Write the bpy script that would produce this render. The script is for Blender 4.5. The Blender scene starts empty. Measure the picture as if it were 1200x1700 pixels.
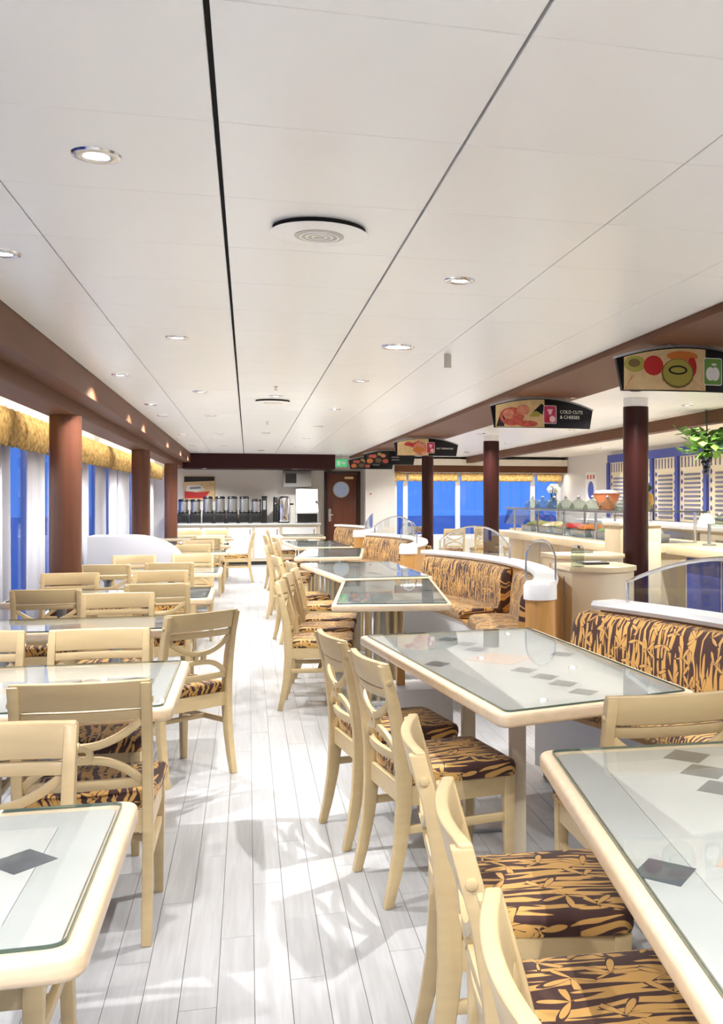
import bpy, bmesh, math, random
from mathutils import Vector, Matrix
random.seed(7)
PI = math.pi
S = bpy.context.scene
C = S.collection

# ------------------------------------------------------------------ camera
cam = bpy.data.cameras.new('camera')
cam.sensor_fit = 'HORIZONTAL'; cam.sensor_width = 36.0
cam.lens = 36.0 * 1670.0 / 1200.0
cam.shift_x = -240.0 / 1200.0
cam.shift_y = -22.0 / 1200.0
cam.clip_start = 0.05; cam.clip_end = 2000
co = bpy.data.objects.new('camera', cam); C.objects.link(co)
co.location = (0, 0, 1.45)
co.rotation_euler = (PI / 2, 0, -math.atan(429.0 / 1670.0))
S.camera = co
S.view_settings.view_transform = 'Standard'
S.view_settings.look = 'None'
S.view_settings.gamma = 1.0
S.view_settings.use_curve_mapping = False
S.view_settings.exposure = 0.96

# ------------------------------------------------------------------ world: blue dusk
w = bpy.data.worlds.new('dusk'); S.world = w; w.use_nodes = True
nt = w.node_tree; nt.nodes.clear()
wo = nt.nodes.new('ShaderNodeOutputWorld'); wb = nt.nodes.new('ShaderNodeBackground')
tc = nt.nodes.new('ShaderNodeTexCoord'); sx = nt.nodes.new('ShaderNodeSeparateXYZ')
rp = nt.nodes.new('ShaderNodeValToRGB')
nt.links.new(tc.outputs['Generated'], sx.inputs[0]); nt.links.new(sx.outputs[2], rp.inputs[0])
rp.color_ramp.elements[0].position = 0.0; rp.color_ramp.elements[0].color = (.065, .20, .66, 1)
rp.color_ramp.elements[1].position = 0.6; rp.color_ramp.elements[1].color = (.04, .12, .50, 1)
nt.links.new(rp.outputs[0], wb.inputs[0]); wb.inputs[1].default_value = 0.85
nt.links.new(wb.outputs[0], wo.inputs[0])
SPOT_W = 92.0

# ------------------------------------------------------------------ helpers: colour, materials
def lin(c):
    return tuple(((x / 255.0) / 12.92 if x / 255.0 <= .04045 else ((x / 255.0 + .055) / 1.055) ** 2.4) for x in c) + (1.0,)
def newmat(name):
    m = bpy.data.materials.new(name); m.use_nodes = True
    n = m.node_tree; b = n.nodes['Principled BSDF']
    return m, n, b
def N(n, t, **k):
    o = n.nodes.new(t)
    for a, v in k.items(): setattr(o, a, v)
    return o
def mat(name, c, rough=.5, metal=0.0, spec=.5, var=None, bump=None, emit=None, coat=0.0, stretch=(1, 1, 1)):
    m, n, b = newmat(name)
    b.inputs['Base Color'].default_value = lin(c)
    b.inputs['Roughness'].default_value = rough; b.inputs['Metallic'].default_value = metal
    b.inputs['Specular IOR Level'].default_value = spec
    if coat: b.inputs['Coat Weight'].default_value = coat; b.inputs['Coat Roughness'].default_value = .08
    if emit: b.inputs['Emission Color'].default_value = lin(emit[0]); b.inputs['Emission Strength'].default_value = emit[1]
    if var or bump:
        t = N(n, 'ShaderNodeTexCoord'); mp = N(n, 'ShaderNodeMapping'); mp.inputs['Scale'].default_value = stretch
        n.links.new(t.outputs['Object'], mp.inputs[0])
    if var:
        sc, amt = var
        ns = N(n, 'ShaderNodeTexNoise'); ns.inputs['Scale'].default_value = sc; ns.inputs['Detail'].default_value = 5
        n.links.new(mp.outputs[0], ns.inputs['Vector'])
        r = N(n, 'ShaderNodeValToRGB')
        l = lin(c)
        r.color_ramp.elements[0].position = .3; r.color_ramp.elements[0].color = tuple(x * (1 - amt) for x in l[:3]) + (1,)
        r.color_ramp.elements[1].position = .7; r.color_ramp.elements[1].color = tuple(min(1, x * (1 + amt)) for x in l[:3]) + (1,)
        n.links.new(ns.outputs['Fac'], r.inputs[0]); n.links.new(r.outputs[0], b.inputs['Base Color'])
    if bump:
        sc, st = bump
        ns = N(n, 'ShaderNodeTexNoise'); ns.inputs['Scale'].default_value = sc; ns.inputs['Detail'].default_value = 4
        n.links.new(mp.outputs[0], ns.inputs['Vector'])
        bp = N(n, 'ShaderNodeBump'); bp.inputs['Strength'].default_value = st; bp.inputs['Distance'].default_value = .01
        n.links.new(ns.outputs['Fac'], bp.inputs['Height']); n.links.new(bp.outputs[0], b.inputs['Normal'])
    return m
def glassmat(name, tint, refl=1.0, rough=.02, ior=1.5):
    m = bpy.data.materials.new(name); m.use_nodes = True
    n = m.node_tree; n.nodes.clear()
    o = N(n, 'ShaderNodeOutputMaterial'); mx = N(n, 'ShaderNodeMixShader')
    tr = N(n, 'ShaderNodeBsdfTransparent'); tr.inputs[0].default_value = tuple(tint) + (1,)
    gl = N(n, 'ShaderNodeBsdfGlossy'); gl.inputs['Roughness'].default_value = rough
    lw = N(n, 'ShaderNodeLayerWeight'); lw.inputs[0].default_value = .5
    pw = N(n, 'ShaderNodeMath', operation='POWER'); pw.inputs[1].default_value = 4.5
    ml = N(n, 'ShaderNodeMath', operation='MULTIPLY_ADD'); ml.inputs[1].default_value = .9 * refl; ml.inputs[2].default_value = .04 * refl
    n.links.new(lw.outputs['Facing'], pw.inputs[0]); n.links.new(pw.outputs[0], ml.inputs[0]); n.links.new(ml.outputs[0], mx.inputs[0])
    n.links.new(tr.outputs[0], mx.inputs[1]); n.links.new(gl.outputs[0], mx.inputs[2])
    n.links.new(mx.outputs[0], o.inputs[0])
    return m
def plankmat(name, island):
    m, n, b = newmat(name)
    t = N(n, 'ShaderNodeTexCoord'); mp = N(n, 'ShaderNodeMapping'); mp.inputs['Scale'].default_value = (40, 2.2, 1)
    rnd = N(n, 'ShaderNodeNewGeometry').outputs['Random Per Island'] if island else N(n, 'ShaderNodeObjectInfo').outputs['Random']
    ad = N(n, 'ShaderNodeVectorMath', operation='ADD')
    cb = N(n, 'ShaderNodeCombineXYZ'); mu = N(n, 'ShaderNodeMath', operation='MULTIPLY'); mu.inputs[1].default_value = 37
    n.links.new(rnd, mu.inputs[0]); n.links.new(mu.outputs[0], cb.inputs[2]); n.links.new(mu.outputs[0], cb.inputs[1])
    n.links.new(t.outputs['Object'], mp.inputs[0]); n.links.new(mp.outputs[0], ad.inputs[0]); n.links.new(cb.outputs[0], ad.inputs[1])
    ns = N(n, 'ShaderNodeTexNoise'); ns.inputs['Scale'].default_value = 1.2; ns.inputs['Detail'].default_value = 6; ns.inputs['Distortion'].default_value = .8
    n.links.new(ad.outputs[0], ns.inputs['Vector'])
    r = N(n, 'ShaderNodeValToRGB'); r.color_ramp.elements[0].position = .35; r.color_ramp.elements[1].position = .65
    r.color_ramp.elements[0].color = lin((168, 168, 168)); r.color_ramp.elements[1].color = lin((179, 180, 182))
    n.links.new(ns.outputs['Fac'], r.inputs[0])
    hs = N(n, 'ShaderNodeHueSaturation'); mr = N(n, 'ShaderNodeMapRange'); mr.inputs[3].default_value = .93; mr.inputs[4].default_value = 1.03
    n.links.new(rnd, mr.inputs[0]); n.links.new(mr.outputs[0], hs.inputs['Value']); n.links.new(r.outputs[0], hs.inputs['Color'])
    n.links.new(hs.outputs[0], b.inputs['Base Color'])
    b.inputs['Roughness'].default_value = .32
    return m
def fabricmat(name):
    # gold bamboo stalks and leaf stars on a dark maroon ground, laid out in UV metres (u runs along the stalks)
    m, n, b = newmat(name)
    L = n.links.new
    uv = N(n, 'ShaderNodeUVMap')
    ds = N(n, 'ShaderNodeTexNoise'); ds.inputs['Scale'].default_value = 6; ds.inputs['Detail'].default_value = 1
    L(uv.outputs[0], ds.inputs['Vector'])
    sb = N(n, 'ShaderNodeVectorMath', operation='SUBTRACT'); sb.inputs[1].default_value = (.5, .5, .5)
    L(ds.outputs['Color'], sb.inputs[0])
    scl = N(n, 'ShaderNodeVectorMath', operation='SCALE'); scl.inputs['Scale'].default_value = .05
    L(sb.outputs[0], scl.inputs[0])
    ad = N(n, 'ShaderNodeVectorMath', operation='ADD'); L(uv.outputs[0], ad.inputs[0]); L(scl.outputs[0], ad.inputs[1])
    mp = N(n, 'ShaderNodeMapping'); mp.inputs['Scale'].default_value = (5.5, 52, 1); L(ad.outputs[0], mp.inputs[0])
    st = N(n, 'ShaderNodeTexNoise'); st.inputs['Scale'].default_value = 1.0; st.inputs['Detail'].default_value = .6
    L(mp.outputs[0], st.inputs['Vector'])
    gt = N(n, 'ShaderNodeMapRange'); gt.inputs[1].default_value = .505; gt.inputs[2].default_value = .53; L(st.outputs['Fac'], gt.inputs[0])
    vo = N(n, 'ShaderNodeTexVoronoi', voronoi_dimensions='2D'); vo.inputs['Scale'].default_value = 8.5; vo.inputs['Randomness'].default_value = .8
    L(uv.outputs[0], vo.inputs['Vector'])
    lc = N(n, 'ShaderNodeVectorMath', operation='SUBTRACT'); L(uv.outputs[0], lc.inputs[0]); L(vo.outputs['Position'], lc.inputs[1])
    sp = N(n, 'ShaderNodeSeparateXYZ'); L(lc.outputs[0], sp.inputs[0])
    ln = N(n, 'ShaderNodeVectorMath', operation='LENGTH'); L(lc.outputs[0], ln.inputs[0])
    at = N(n, 'ShaderNodeMath', operation='ARCTAN2'); L(sp.outputs[1], at.inputs[0]); L(sp.outputs[0], at.inputs[1])
    sc = N(n, 'ShaderNodeSeparateColor'); L(vo.outputs['Color'], sc.inputs[0])
    ph = N(n, 'ShaderNodeMath', operation='MULTIPLY_ADD'); ph.inputs[1].default_value = 2.5; L(at.outputs[0], ph.inputs[0])
    p6 = N(n, 'ShaderNodeMath', operation='MULTIPLY'); p6.inputs[1].default_value = 6.28; L(sc.outputs[0], p6.inputs[0]); L(p6.outputs[0], ph.inputs[2])
    cs = N(n, 'ShaderNodeMath', operation='COSINE'); L(ph.outputs[0], cs.inputs[0])
    ab = N(n, 'ShaderNodeMath', operation='ABSOLUTE'); L(cs.outputs[0], ab.inputs[0])
    pw = N(n, 'ShaderNodeMath', operation='POWER'); pw.inputs[1].default_value = 4.0; L(ab.outputs[0], pw.inputs[0])
    rr = N(n, 'ShaderNodeMath', operation='MULTIPLY'); rr.inputs[1].default_value = .066
    fa = N(n, 'ShaderNodeMath', operation='SINE'); fo = N(n, 'ShaderNodeMath', operation='ADD'); L(at.outputs[0], fo.inputs[0]); L(p6.outputs[0], fo.inputs[1]); L(fo.outputs[0], fa.inputs[0])
    fg = N(n, 'ShaderNodeMapRange'); fg.inputs[1].default_value = -.55; fg.inputs[2].default_value = -.25; L(fa.outputs[0], fg.inputs[0])
    fm = N(n, 'ShaderNodeMath', operation='MULTIPLY'); L(pw.outputs[0], fm.inputs[0]); L(fg.outputs[0], fm.inputs[1]); L(fm.outputs[0], rr.inputs[0])
    lf = N(n, 'ShaderNodeMath', operation='LESS_THAN'); L(ln.outputs['Value'], lf.inputs[0]); L(rr.outputs[0], lf.inputs[1])
    hr = N(n, 'ShaderNodeMath', operation='MULTIPLY_ADD'); hr.inputs[1].default_value = 1.15; hr.inputs[2].default_value = .008; L(rr.outputs[0], hr.inputs[0])
    ha = N(n, 'ShaderNodeMath', operation='GREATER_THAN'); L(ln.outputs['Value'], ha.inputs[0]); L(hr.outputs[0], ha.inputs[1])
    m1 = N(n, 'ShaderNodeMath', operation='MULTIPLY'); L(gt.outputs[0], m1.inputs[0]); L(ha.outputs[0], m1.inputs[1])
    m2 = N(n, 'ShaderNodeMath', operation='MAXIMUM'); L(m1.outputs[0], m2.inputs[0]); L(lf.outputs[0], m2.inputs[1])
    mx = N(n, 'ShaderNodeMix', data_type='RGBA')
    mx.inputs[6].default_value = lin((66, 36, 30)); mx.inputs[7].default_value = lin((206, 160, 88))
    L(m2.outputs[0], mx.inputs[0]); L(mx.outputs[2], b.inputs['Base Color'])
    b.inputs['Roughness'].default_value = .75; b.inputs['Sheen Weight'].default_value = .15
    return m

M = {}
M['plank'] = plankmat('whitewashed plank', False)
M['plank_field'] = plankmat('whitewashed plank field', True)
M['subfloor'] = mat('plank joints', (142, 136, 132), .8)
M['palepane'] = mat('pale porthole pane', (178, 194, 222), .12)
M['fabric'] = fabricmat('bamboo upholstery')
M['chair'] = mat('cream painted wood', (200, 177, 133), .34, var=(9, .05), stretch=(1, 1, 4))
M['rim'] = mat('pale beech edge', (228, 205, 172), .3, var=(14, .07), stretch=(2, 2, 6))
M['laminate'] = mat('white laminate', (208, 208, 205), .3, var=(5, .05))
M['band'] = mat('grey white laminate band', (196, 198, 196), .3, var=(6, .05))
M['slate'] = mat('slate inlay', (92, 98, 104), .35, var=(30, .2))
M['pinktile'] = mat('pink stone inlay', (224, 196, 178), .35, var=(25, .08))
M['glass'] = glassmat('table glass', (.985, .997, .992), .9)
M['glassedge'] = mat('glass edge', (70, 92, 84), .15, spec=.6)
M['screen'] = glassmat('screen glass', (.93, .95, .95), 1.0)
M['pane'] = glassmat('window glass', (.95, .97, 1.0), .6)
M['panel'] = mat('ceiling panel', (248, 247, 244), .28, spec=.5)
M['void'] = mat('ceiling void', (26, 24, 20), .9)
M['plaster'] = mat('warm white wall', (224, 219, 210), .55)
M['cream'] = mat('cream cove', (236, 226, 206), .6)
M['beam'] = mat('brown beam laminate', (106, 68, 45), .5, spec=.2, var=(3, .05))
M['beamdark'] = mat('dark maroon bulkhead', (50, 18, 17), .5, spec=.2)
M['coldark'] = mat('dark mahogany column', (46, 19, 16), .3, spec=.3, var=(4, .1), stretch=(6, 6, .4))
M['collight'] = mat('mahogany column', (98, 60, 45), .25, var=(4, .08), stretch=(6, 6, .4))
M['white'] = mat('white solid surface', (236, 236, 236), .35)
M['partition'] = mat('off white partition', (200, 200, 203), .5)
M['whitewall'] = mat('white painted panel', (226, 226, 228), .5)
M['veneer'] = mat('honey maple veneer', (196, 146, 84), .35, var=(6, .1), stretch=(5, 5, .6))
M['chrome'] = mat('chrome', (215, 215, 218), .16, metal=1.0)
M['steel'] = mat('brushed steel', (176, 178, 180), .35, metal=1.0)
M['straw'] = mat('straw fringe', (190, 157, 98), .9, var=(26, .5), stretch=(1, 2.2, .8), bump=(90, .8))
M['black'] = mat('black plastic', (22, 22, 24), .35)
M['counter'] = mat('cream counter', (226, 208, 170), .3, var=(5, .03))
M['cabinet'] = mat('pale cabinet', (220, 206, 180), .42)
M['grey'] = mat('grey laminate', (150, 150, 150), .4)
M['blue'] = mat('royal blue paint', (70, 84, 165), .5)
M['navy'] = mat('navy carpet', (30, 30, 74), .9, var=(40, .3))
M['slat'] = mat('grey blue slat', (122, 122, 148), .5)
M['ivory'] = mat('ivory tapestry', (236, 224, 196), .8)
M['door'] = mat('walnut door', (96, 50, 32), .35, var=(3, .25), stretch=(16, 16, .5))
M['doorframe'] = mat('dark door frame', (48, 24, 18), .4)
M['leaf'] = mat('green leaves', (96, 140, 52), .6, var=(20, .35))
M['darkleaf'] = mat('dark green leaves', (44, 70, 36), .6, var=(20, .35))
M['grape'] = mat('dark grapes', (28, 22, 34), .3)
M['terracotta'] = mat('terracotta', (190, 112, 70), .6)
M['pineapple'] = mat('golden basket', (190, 150, 70), .8, var=(50, .3))
M['greenbowl'] = glassmat('greenish glass bowl', (.74, .80, .74), 1.2, .05)
M['flower'] = mat('white petals', (240, 240, 236), .7)
M['lens'] = mat('lamp lens', (255, 252, 244), .4, emit=((255, 250, 240), 14.0))
M['grille'] = mat('vent grille', (205, 200, 188), .5)
M['red'] = mat('print red', (190, 40, 40), .4)
M['green'] = mat('print green', (104, 150, 62), .4)
M['kiwi'] = mat('print kiwi', (170, 160, 76), .4)
M['kiwiskin'] = mat('print kiwi skin', (112, 92, 48), .4)
M['salmon'] = mat('print salmon', (214, 140, 112), .4, var=(24, .3))
M['cheese'] = mat('print cheese', (222, 192, 140), .4, var=(20, .1))
M['ham'] = mat('print ham', (196, 90, 76), .4, var=(28, .4))
M['pink'] = mat('print pink', (190, 58, 98), .4)
M['palepink'] = mat('print pale pink', (240, 200, 205), .4)
M['printwhite'] = mat('print white', (238, 238, 232), .4)
M['sign'] = mat('black sign', (16, 16, 20), .25)
M['exit'] = mat('exit sign green', (40, 150, 90), .4, emit=((60, 200, 120), .35))
M['sea'] = mat('sea', (40, 74, 160), .25, bump=(.5, .6))
M['orange'] = mat('print orange', (206, 120, 56), .4)
M['gold'] = mat('gold crate', (176, 132, 50), .5)
M['shadowgap'] = mat('toe kick', (60, 56, 52), .7)
def curtainmat():
    m = bpy.data.materials.new('sheer curtain'); m.use_nodes = True
    n = m.node_tree; n.nodes.clear()
    o = N(n, 'ShaderNodeOutputMaterial'); a = N(n, 'ShaderNodeMixShader'); a.inputs[0].default_value = .25
    d = N(n, 'ShaderNodeBsdfDiffuse'); d.inputs[0].default_value = lin((232, 233, 240))
    t = N(n, 'ShaderNodeBsdfTranslucent'); t.inputs[0].default_value = lin((232, 234, 244))
    n.links.new(d.outputs[0], a.inputs[1]); n.links.new(t.outputs[0], a.inputs[2]); n.links.new(a.outputs[0], o.inputs[0])
    return m
M['curtain'] = curtainmat()

# ------------------------------------------------------------------ helpers: meshes
class MB:
    def __init__(s): s.v = []; s.f = []; s.uv = {}; s.mi = []; s.cur = 0
    def add(s, vs, fs, uv=None):
        o = len(s.v); s.v += [tuple(p) for p in vs]
        s.f += [tuple(i + o for i in f) for f in fs]; s.mi += [s.cur] * len(fs)
        if uv:
            for i, q in enumerate(uv): s.uv[o + i] = q
        return s
    def box(s, x0, x1, y0, y1, z0, z1):
        return s.add([(x0, y0, z0), (x1, y0, z0), (x1, y1, z0), (x0, y1, z0), (x0, y0, z1), (x1, y0, z1), (x1, y1, z1), (x0, y1, z1)],
                     [(0, 3, 2, 1), (4, 5, 6, 7), (0, 1, 5, 4), (1, 2, 6, 5), (2, 3, 7, 6), (3, 0, 4, 7)])
    def loft(s, rings, cap=True, closed=True, uvs=None):
        n = len(rings[0]); vs = [p for r in rings for p in r]; fs = []
        for i in range(len(rings) - 1):
            for j in range(n if closed else n - 1):
                k = (j + 1) % n
                fs.append((i * n + j, i * n + k, (i + 1) * n + k, (i + 1) * n + j))
        if cap and closed:
            fs.append(tuple(range(n - 1, -1, -1))); b = (len(rings) - 1) * n; fs.append(tuple(range(b, b + n)))
        return s.add(vs, fs, uvs)
    def prism(s, poly, z0, z1):
        return s.loft([[(x, y, z0) for x, y in poly], [(x, y, z1) for x, y in poly]])
    def prism_y(s, poly, y0, y1, fn=None):      # poly in x,z
        f = fn or (lambda x, z: 0)
        return s.loft([[(x, y1 + f(x, z), z) for x, z in poly], [(x, y0 + f(x, z), z) for x, z in poly]])
    def prism_x(s, poly, x0, x1):               # poly in y,z
        return s.loft([[(x0, y, z) for y, z in poly], [(x1, y, z) for y, z in poly]])
    def lathe(s, prof, n=16, c=(0, 0, 0)):
        rings = [[(c[0] + r * math.cos(2 * PI * j / n), c[1] + r * math.sin(2 * PI * j / n), c[2] + z) for j in range(n)] for r, z in prof]
        return s.loft(rings)
    def tube(s, pts, r, n=8, sq=None):
        pts = [Vector(p) for p in pts]; rs = r if isinstance(r, (list, tuple)) else [r] * len(pts)
        d0 = (pts[1] - pts[0]).normalized()
        u = d0.orthogonal().normalized() if abs(d0.z) < .95 else Vector((1, 0, 0))
        rings = []
        for i, p in enumerate(pts):
            d = (pts[min(i + 1, len(pts) - 1)] - pts[max(i - 1, 0)]).normalized()
            u = (u - d * u.dot(d)).normalized(); v = d.cross(u)
            rings.append([p + (u * math.cos(2 * PI * j / n) + v * math.sin(2 * PI * j / n)) * rs[i] for j in range(n)])
        return s.loft(rings)
    def ribbon_y(s, pts, wd, y0, y1, fn=None):  # polyline in x,z widened in plane, thick in y
        f = fn or (lambda x, z: 0); rings = []
        for i, (x, z) in enumerate(pts):
            a = pts[max(i - 1, 0)]; b = pts[min(i + 1, len(pts) - 1)]
            dx, dz = b[0] - a[0], b[1] - a[1]; l = math.hypot(dx, dz) or 1
            nx, nz = -dz / l * wd / 2, dx / l * wd / 2
            yy = f(x, z)
            rings.append([(x + nx, y0 + yy, z + nz), (x + nx, y1 + yy, z + nz), (x - nx, y1 + yy, z - nz), (x - nx, y0 + yy, z - nz)])
        return s.loft(rings)
    def mesh(s, name, bevel=0, seg=2, smooth=True, angle=35):
        me = bpy.data.meshes.new(name); me.from_pydata(s.v, [], s.f)
        for i, p in enumerate(me.polygons): p.material_index = s.mi[i]
        if s.uv:
            l = me.uv_layers.new(name='UVMap')
            for lp in me.loops: l.data[lp.index].uv = s.uv.get(lp.vertex_index, (0, 0))
        bm = bmesh.new(); bm.from_mesh(me)
        bmesh.ops.recalc_face_normals(bm, faces=bm.faces)
        if bevel:
            es = [e for e in bm.edges if len(e.link_faces) == 2 and e.calc_face_angle(0) > .6]
            bmesh.ops.bevel(bm, geom=es, offset=bevel, segments=seg, profile=.5, affect='EDGES', clamp_overlap=True)
        bm.to_mesh(me); bm.free()
        if smooth:
            for p in me.polygons: p.use_smooth = True
            me.set_sharp_from_angle(angle=math.radians(angle))
        return me
def link(name, me, m=None, parent=None):
    o = bpy.data.objects.new(name, me); C.objects.link(o)
    if m is not None:
        for q in (m if isinstance(m, (list, tuple)) else [m]):
            me.materials.append(M[q])
    if parent: o.parent = parent
    return o
def part(name, mb, m, parent=None, bevel=0, seg=2, smooth=True, angle=35):
    return link(name, mb.mesh(name, bevel, seg, smooth, angle), m, parent)
def tag(o, label=None, cat=None, group=None, kind=None):
    if label: o['label'] = label
    if cat: o['category'] = cat
    if group: o['group'] = group
    if kind: o['kind'] = kind
    return o
def thing(name, label, cat, loc=(0, 0, 0), rz=0, group=None):
    o = bpy.data.objects.new(name, None); C.objects.link(o)
    o.location = loc; o.rotation_euler = (0, 0, rz); o.empty_display_size = .1
    return tag(o, label, cat, group)
def dup(root, loc, rz, label, group=None):
    r = root.copy(); C.objects.link(r); r.location = loc; r.rotation_euler = (0, 0, rz); r['label'] = label
    if group: r['group'] = group
    for ch in list(root.children):
        c = ch.copy(); C.objects.link(c); c.parent = r
        for g in list(ch.children):
            d = g.copy(); C.objects.link(d); d.parent = c
    return r
def struct(name, mb, m, bevel=0, label=None, smooth=False):
    o = part(name, mb, m, None, bevel, smooth=smooth); tag(o, label, None, None, 'structure'); return o
def circle(cx, cy, r, n=16, ry=None, a0=0):
    return [(cx + r * math.cos(2 * PI * j / n + a0), cy + (ry or r) * math.sin(2 * PI * j / n + a0)) for j in range(n)]
def offset_poly(p, d):
    n = len(p); out = []
    for i in range(n):
        a, b, c = Vector(p[i - 1]), Vector(p[i]), Vector(p[(i + 1) % n])
        e1 = (b - a).normalized(); e2 = (c - b).normalized()
        n1 = Vector((-e1.y, e1.x)); n2 = Vector((-e2.y, e2.x))
        bis = (n1 + n2).normalized(); k = d / max(.3, bis.dot(n1))
        out.append(tuple(b + bis * k))
    return out
def round_poly(p, r, seg=5):
    n = len(p); out = []
    for i in range(n):
        a, b, c = Vector(p[i - 1]), Vector(p[i]), Vector(p[(i + 1) % n])
        u = (a - b).normalized(); v = (c - b).normalized()
        p0, p2 = b + u * r, b + v * r
        for k in range(seg + 1):
            t = k / seg; out.append(tuple(p0 * (1 - t) ** 2 + b * 2 * t * (1 - t) + p2 * t * t))
    return out
def text_mesh(s, size, name='lettering'):
    cu = bpy.data.curves.new(name, 'FONT'); cu.body = s; cu.size = size; cu.extrude = .0006
    cu.space_line = 1.15
    o = bpy.data.objects.new(name, cu); C.objects.link(o)
    bpy.context.view_layer.update()
    me = bpy.data.meshes.new_from_object(o.evaluated_get(bpy.context.evaluated_depsgraph_get()))
    C.objects.unlink(o); bpy.data.objects.remove(o)
    me.name = name
    return me

# ================================================================== SETTING
ZC = 2.42                                  # ceiling height
YB, YF = -2.4, 23.4                        # back and far ends of the room
XL, XR = -1.98, 7.4
# floor: sub-floor, planks you can pick out as parts, the rest joined
floor = struct('floor', MB().box(XL - .1, XR + .1, YB - .1, YF + .1, -.06, -.006), 'subfloor', label='whitewashed plank floor with fine dark joints')
PWD, PLN = .105, 1.26
pm = MB().box(-PWD / 2 + .0009, PWD / 2 - .0009, -PLN / 2 + .0009, PLN / 2 - .0009, -.006, 0).mesh('plank', smooth=False)
pm.materials.append(M['plank'])
field = MB()
i0, i1 = -18, 70
for i in range(i0, i1):
    x = (i + .5) * PWD + .02
    st = ((i * 37) % 11) / 11.0 * PLN
    y = YB - PLN + st
    while y < YF:
        near = (-.62 < x < .98) and (1.9 < y + PLN and y < 14.3)
        if near:
            o = bpy.data.objects.new('plank', pm); C.objects.link(o); o.parent = floor
            o.location = (x, y + PLN / 2, 0)
        else:
            field.box(x - PWD / 2 + .0009, x + PWD / 2 - .0009, max(y, YB) + .0009, min(y + PLN, YF) - .0009, -.006, 0)
        y += PLN
tag(part('plank_field', field, 'plank_field', floor, smooth=False), kind='stuff')

# ceiling panels
ceil = struct('ceiling', MB().box(-1.4, 2.4, YB, YF, ZC + .018, ZC + .06), 'void', label='glossy cream metal ceiling of square panels')
seams = [(-1.17, .004), (-.732, .005), (-.079, .013), (.574, .008), (1.227, .004), (1.88, .004), (2.27, .004)]
rows = [2.03 + .662 * k for k in range(-7, 34)]
cache = {}
for a in range(len(seams) - 1):
    x0 = seams[a][0] + seams[a][1] / 2; x1 = seams[a + 1][0] - seams[a + 1][1] / 2
    wd = x1 - x0
    for r in range(len(rows) - 1):
        y0, y1 = rows[r] + .0015, min(rows[r + 1], YF) - .0015
        if y1 - y0 < .05: continue
        key = (round(wd, 4), round(y1 - y0, 4))
        if key not in cache:
            me = MB().box(-wd / 2, wd / 2, -(y1 - y0) / 2, (y1 - y0) / 2, 0, .016).mesh('ceiling_panel', bevel=.0015, seg=1, smooth=False)
            me.materials.append(M['panel']); cache[key] = me
        o = bpy.data.objects.new('ceiling_panel', cache[key]); C.objects.link(o); o.parent = ceil
        o.location = ((x0 + x1) / 2, (y0 + y1) / 2, ZC)
ceil2 = struct('ceiling', MB().box(2.5, 5.0, YB, YF, ZC + .018, ZC + .06), 'void', label='cream panelled ceiling over the buffet between the beams')
for a in range(3):
    x0 = 2.984 + a * .645; x1 = x0 + .642
    for r in range(10):
        y0 = 3.35 + r * 1.986; y1 = min(y0 + 1.982, YF)
        key = ('b', round(y1 - y0, 3))
        if key not in cache:
            me = MB().box(0, x1 - x0, 0, y1 - y0, 0, .016).mesh('ceiling_panel', smooth=False); me.materials.append(M['panel']); cache[key] = me
        o = bpy.data.objects.new('ceiling_panel', cache[key]); C.objects.link(o); o.parent = ceil2; o.location = (x0, y0, ZC)
part('rear_panel', MB().box(2.984, 4.9, YB, 3.345, ZC, ZC + .016), 'panel', ceil2, smooth=False)
struct('ceiling', MB().box(4.95, XR, YB, YF, ZC + .02, ZC + .06), 'cream', label='plain bright ceiling above the serving counters')
struct('ceiling', MB().box(XL, -1.34, YB, YF, 2.30, 2.34), 'cream', label='lowered cream cove ceiling above the curtains')

# beams
lb = MB().box(-1.36, -1.17, YB, YF, 2.225, ZC + .017)
trim1 = struct('trim_1', lb, 'beam', bevel=.006, label='upper stepped brown beam along the window side')
struct('trim_2', MB().box(-1.57, -1.33, YB, YF, 2.12, 2.26), 'beam', bevel=.008, label='lower stepped brown beam resting on the window columns')
struct('trim_3', MB().box(2.272, 2.98, YB, YF, 2.378, ZC + .017), 'beam', bevel=.004, label='wide flat brown soffit carrying the hanging food signs')
struct('trim_4', MB().box(4.92, 5.06, YB, YF, 2.28, ZC + .019), 'beam', bevel=.004, label='narrow brown beam before the serving counters')
struct('trim_5', MB().box(-1.36, 1.86, 22.3, YF, 2.10, ZC + .0), 'beamdark', bevel=.004, label='dark maroon bulkhead above the coffee counter')
struct('trim_6', MB().box(3.28, 7.39, 22.9, YF, 2.07, 2.22), 'beam', bevel=.004, label='brown pelmet beam above the far blue windows')
struct('trim_7', MB().box(2.62, 7.39, 22.85, YF, 2.222, 2.37), 'cream', label='cream cove strip above the far pelmet')

# outer walls
struct('wall_back', MB().box(XL - .1, XR + .1, YB - .1, YB, 0, 2.5), 'plaster')
wr = struct('wall_right', MB().box(XR, XR + .1, YB, YF, 0, 2.5), 'plaster')
wf = MB().box(XL - .1, 3.27, YF, YF + .1, 0, 2.5).box(3.27, XR + .1, YF, YF + .1, 0, .5).box(3.27, XR + .1, YF, YF + .1, 2.1, 2.5)
struct('wall_far', wf, 'plaster', label='white far wall behind the coffee counter')
wl = MB().box(XL - .1, XL, YB, YF, 0, .22).box(XL - .1, XL, YB, YF, 2.18, 2.5)
struct('wall_left', wl, 'whitewall')

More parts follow.
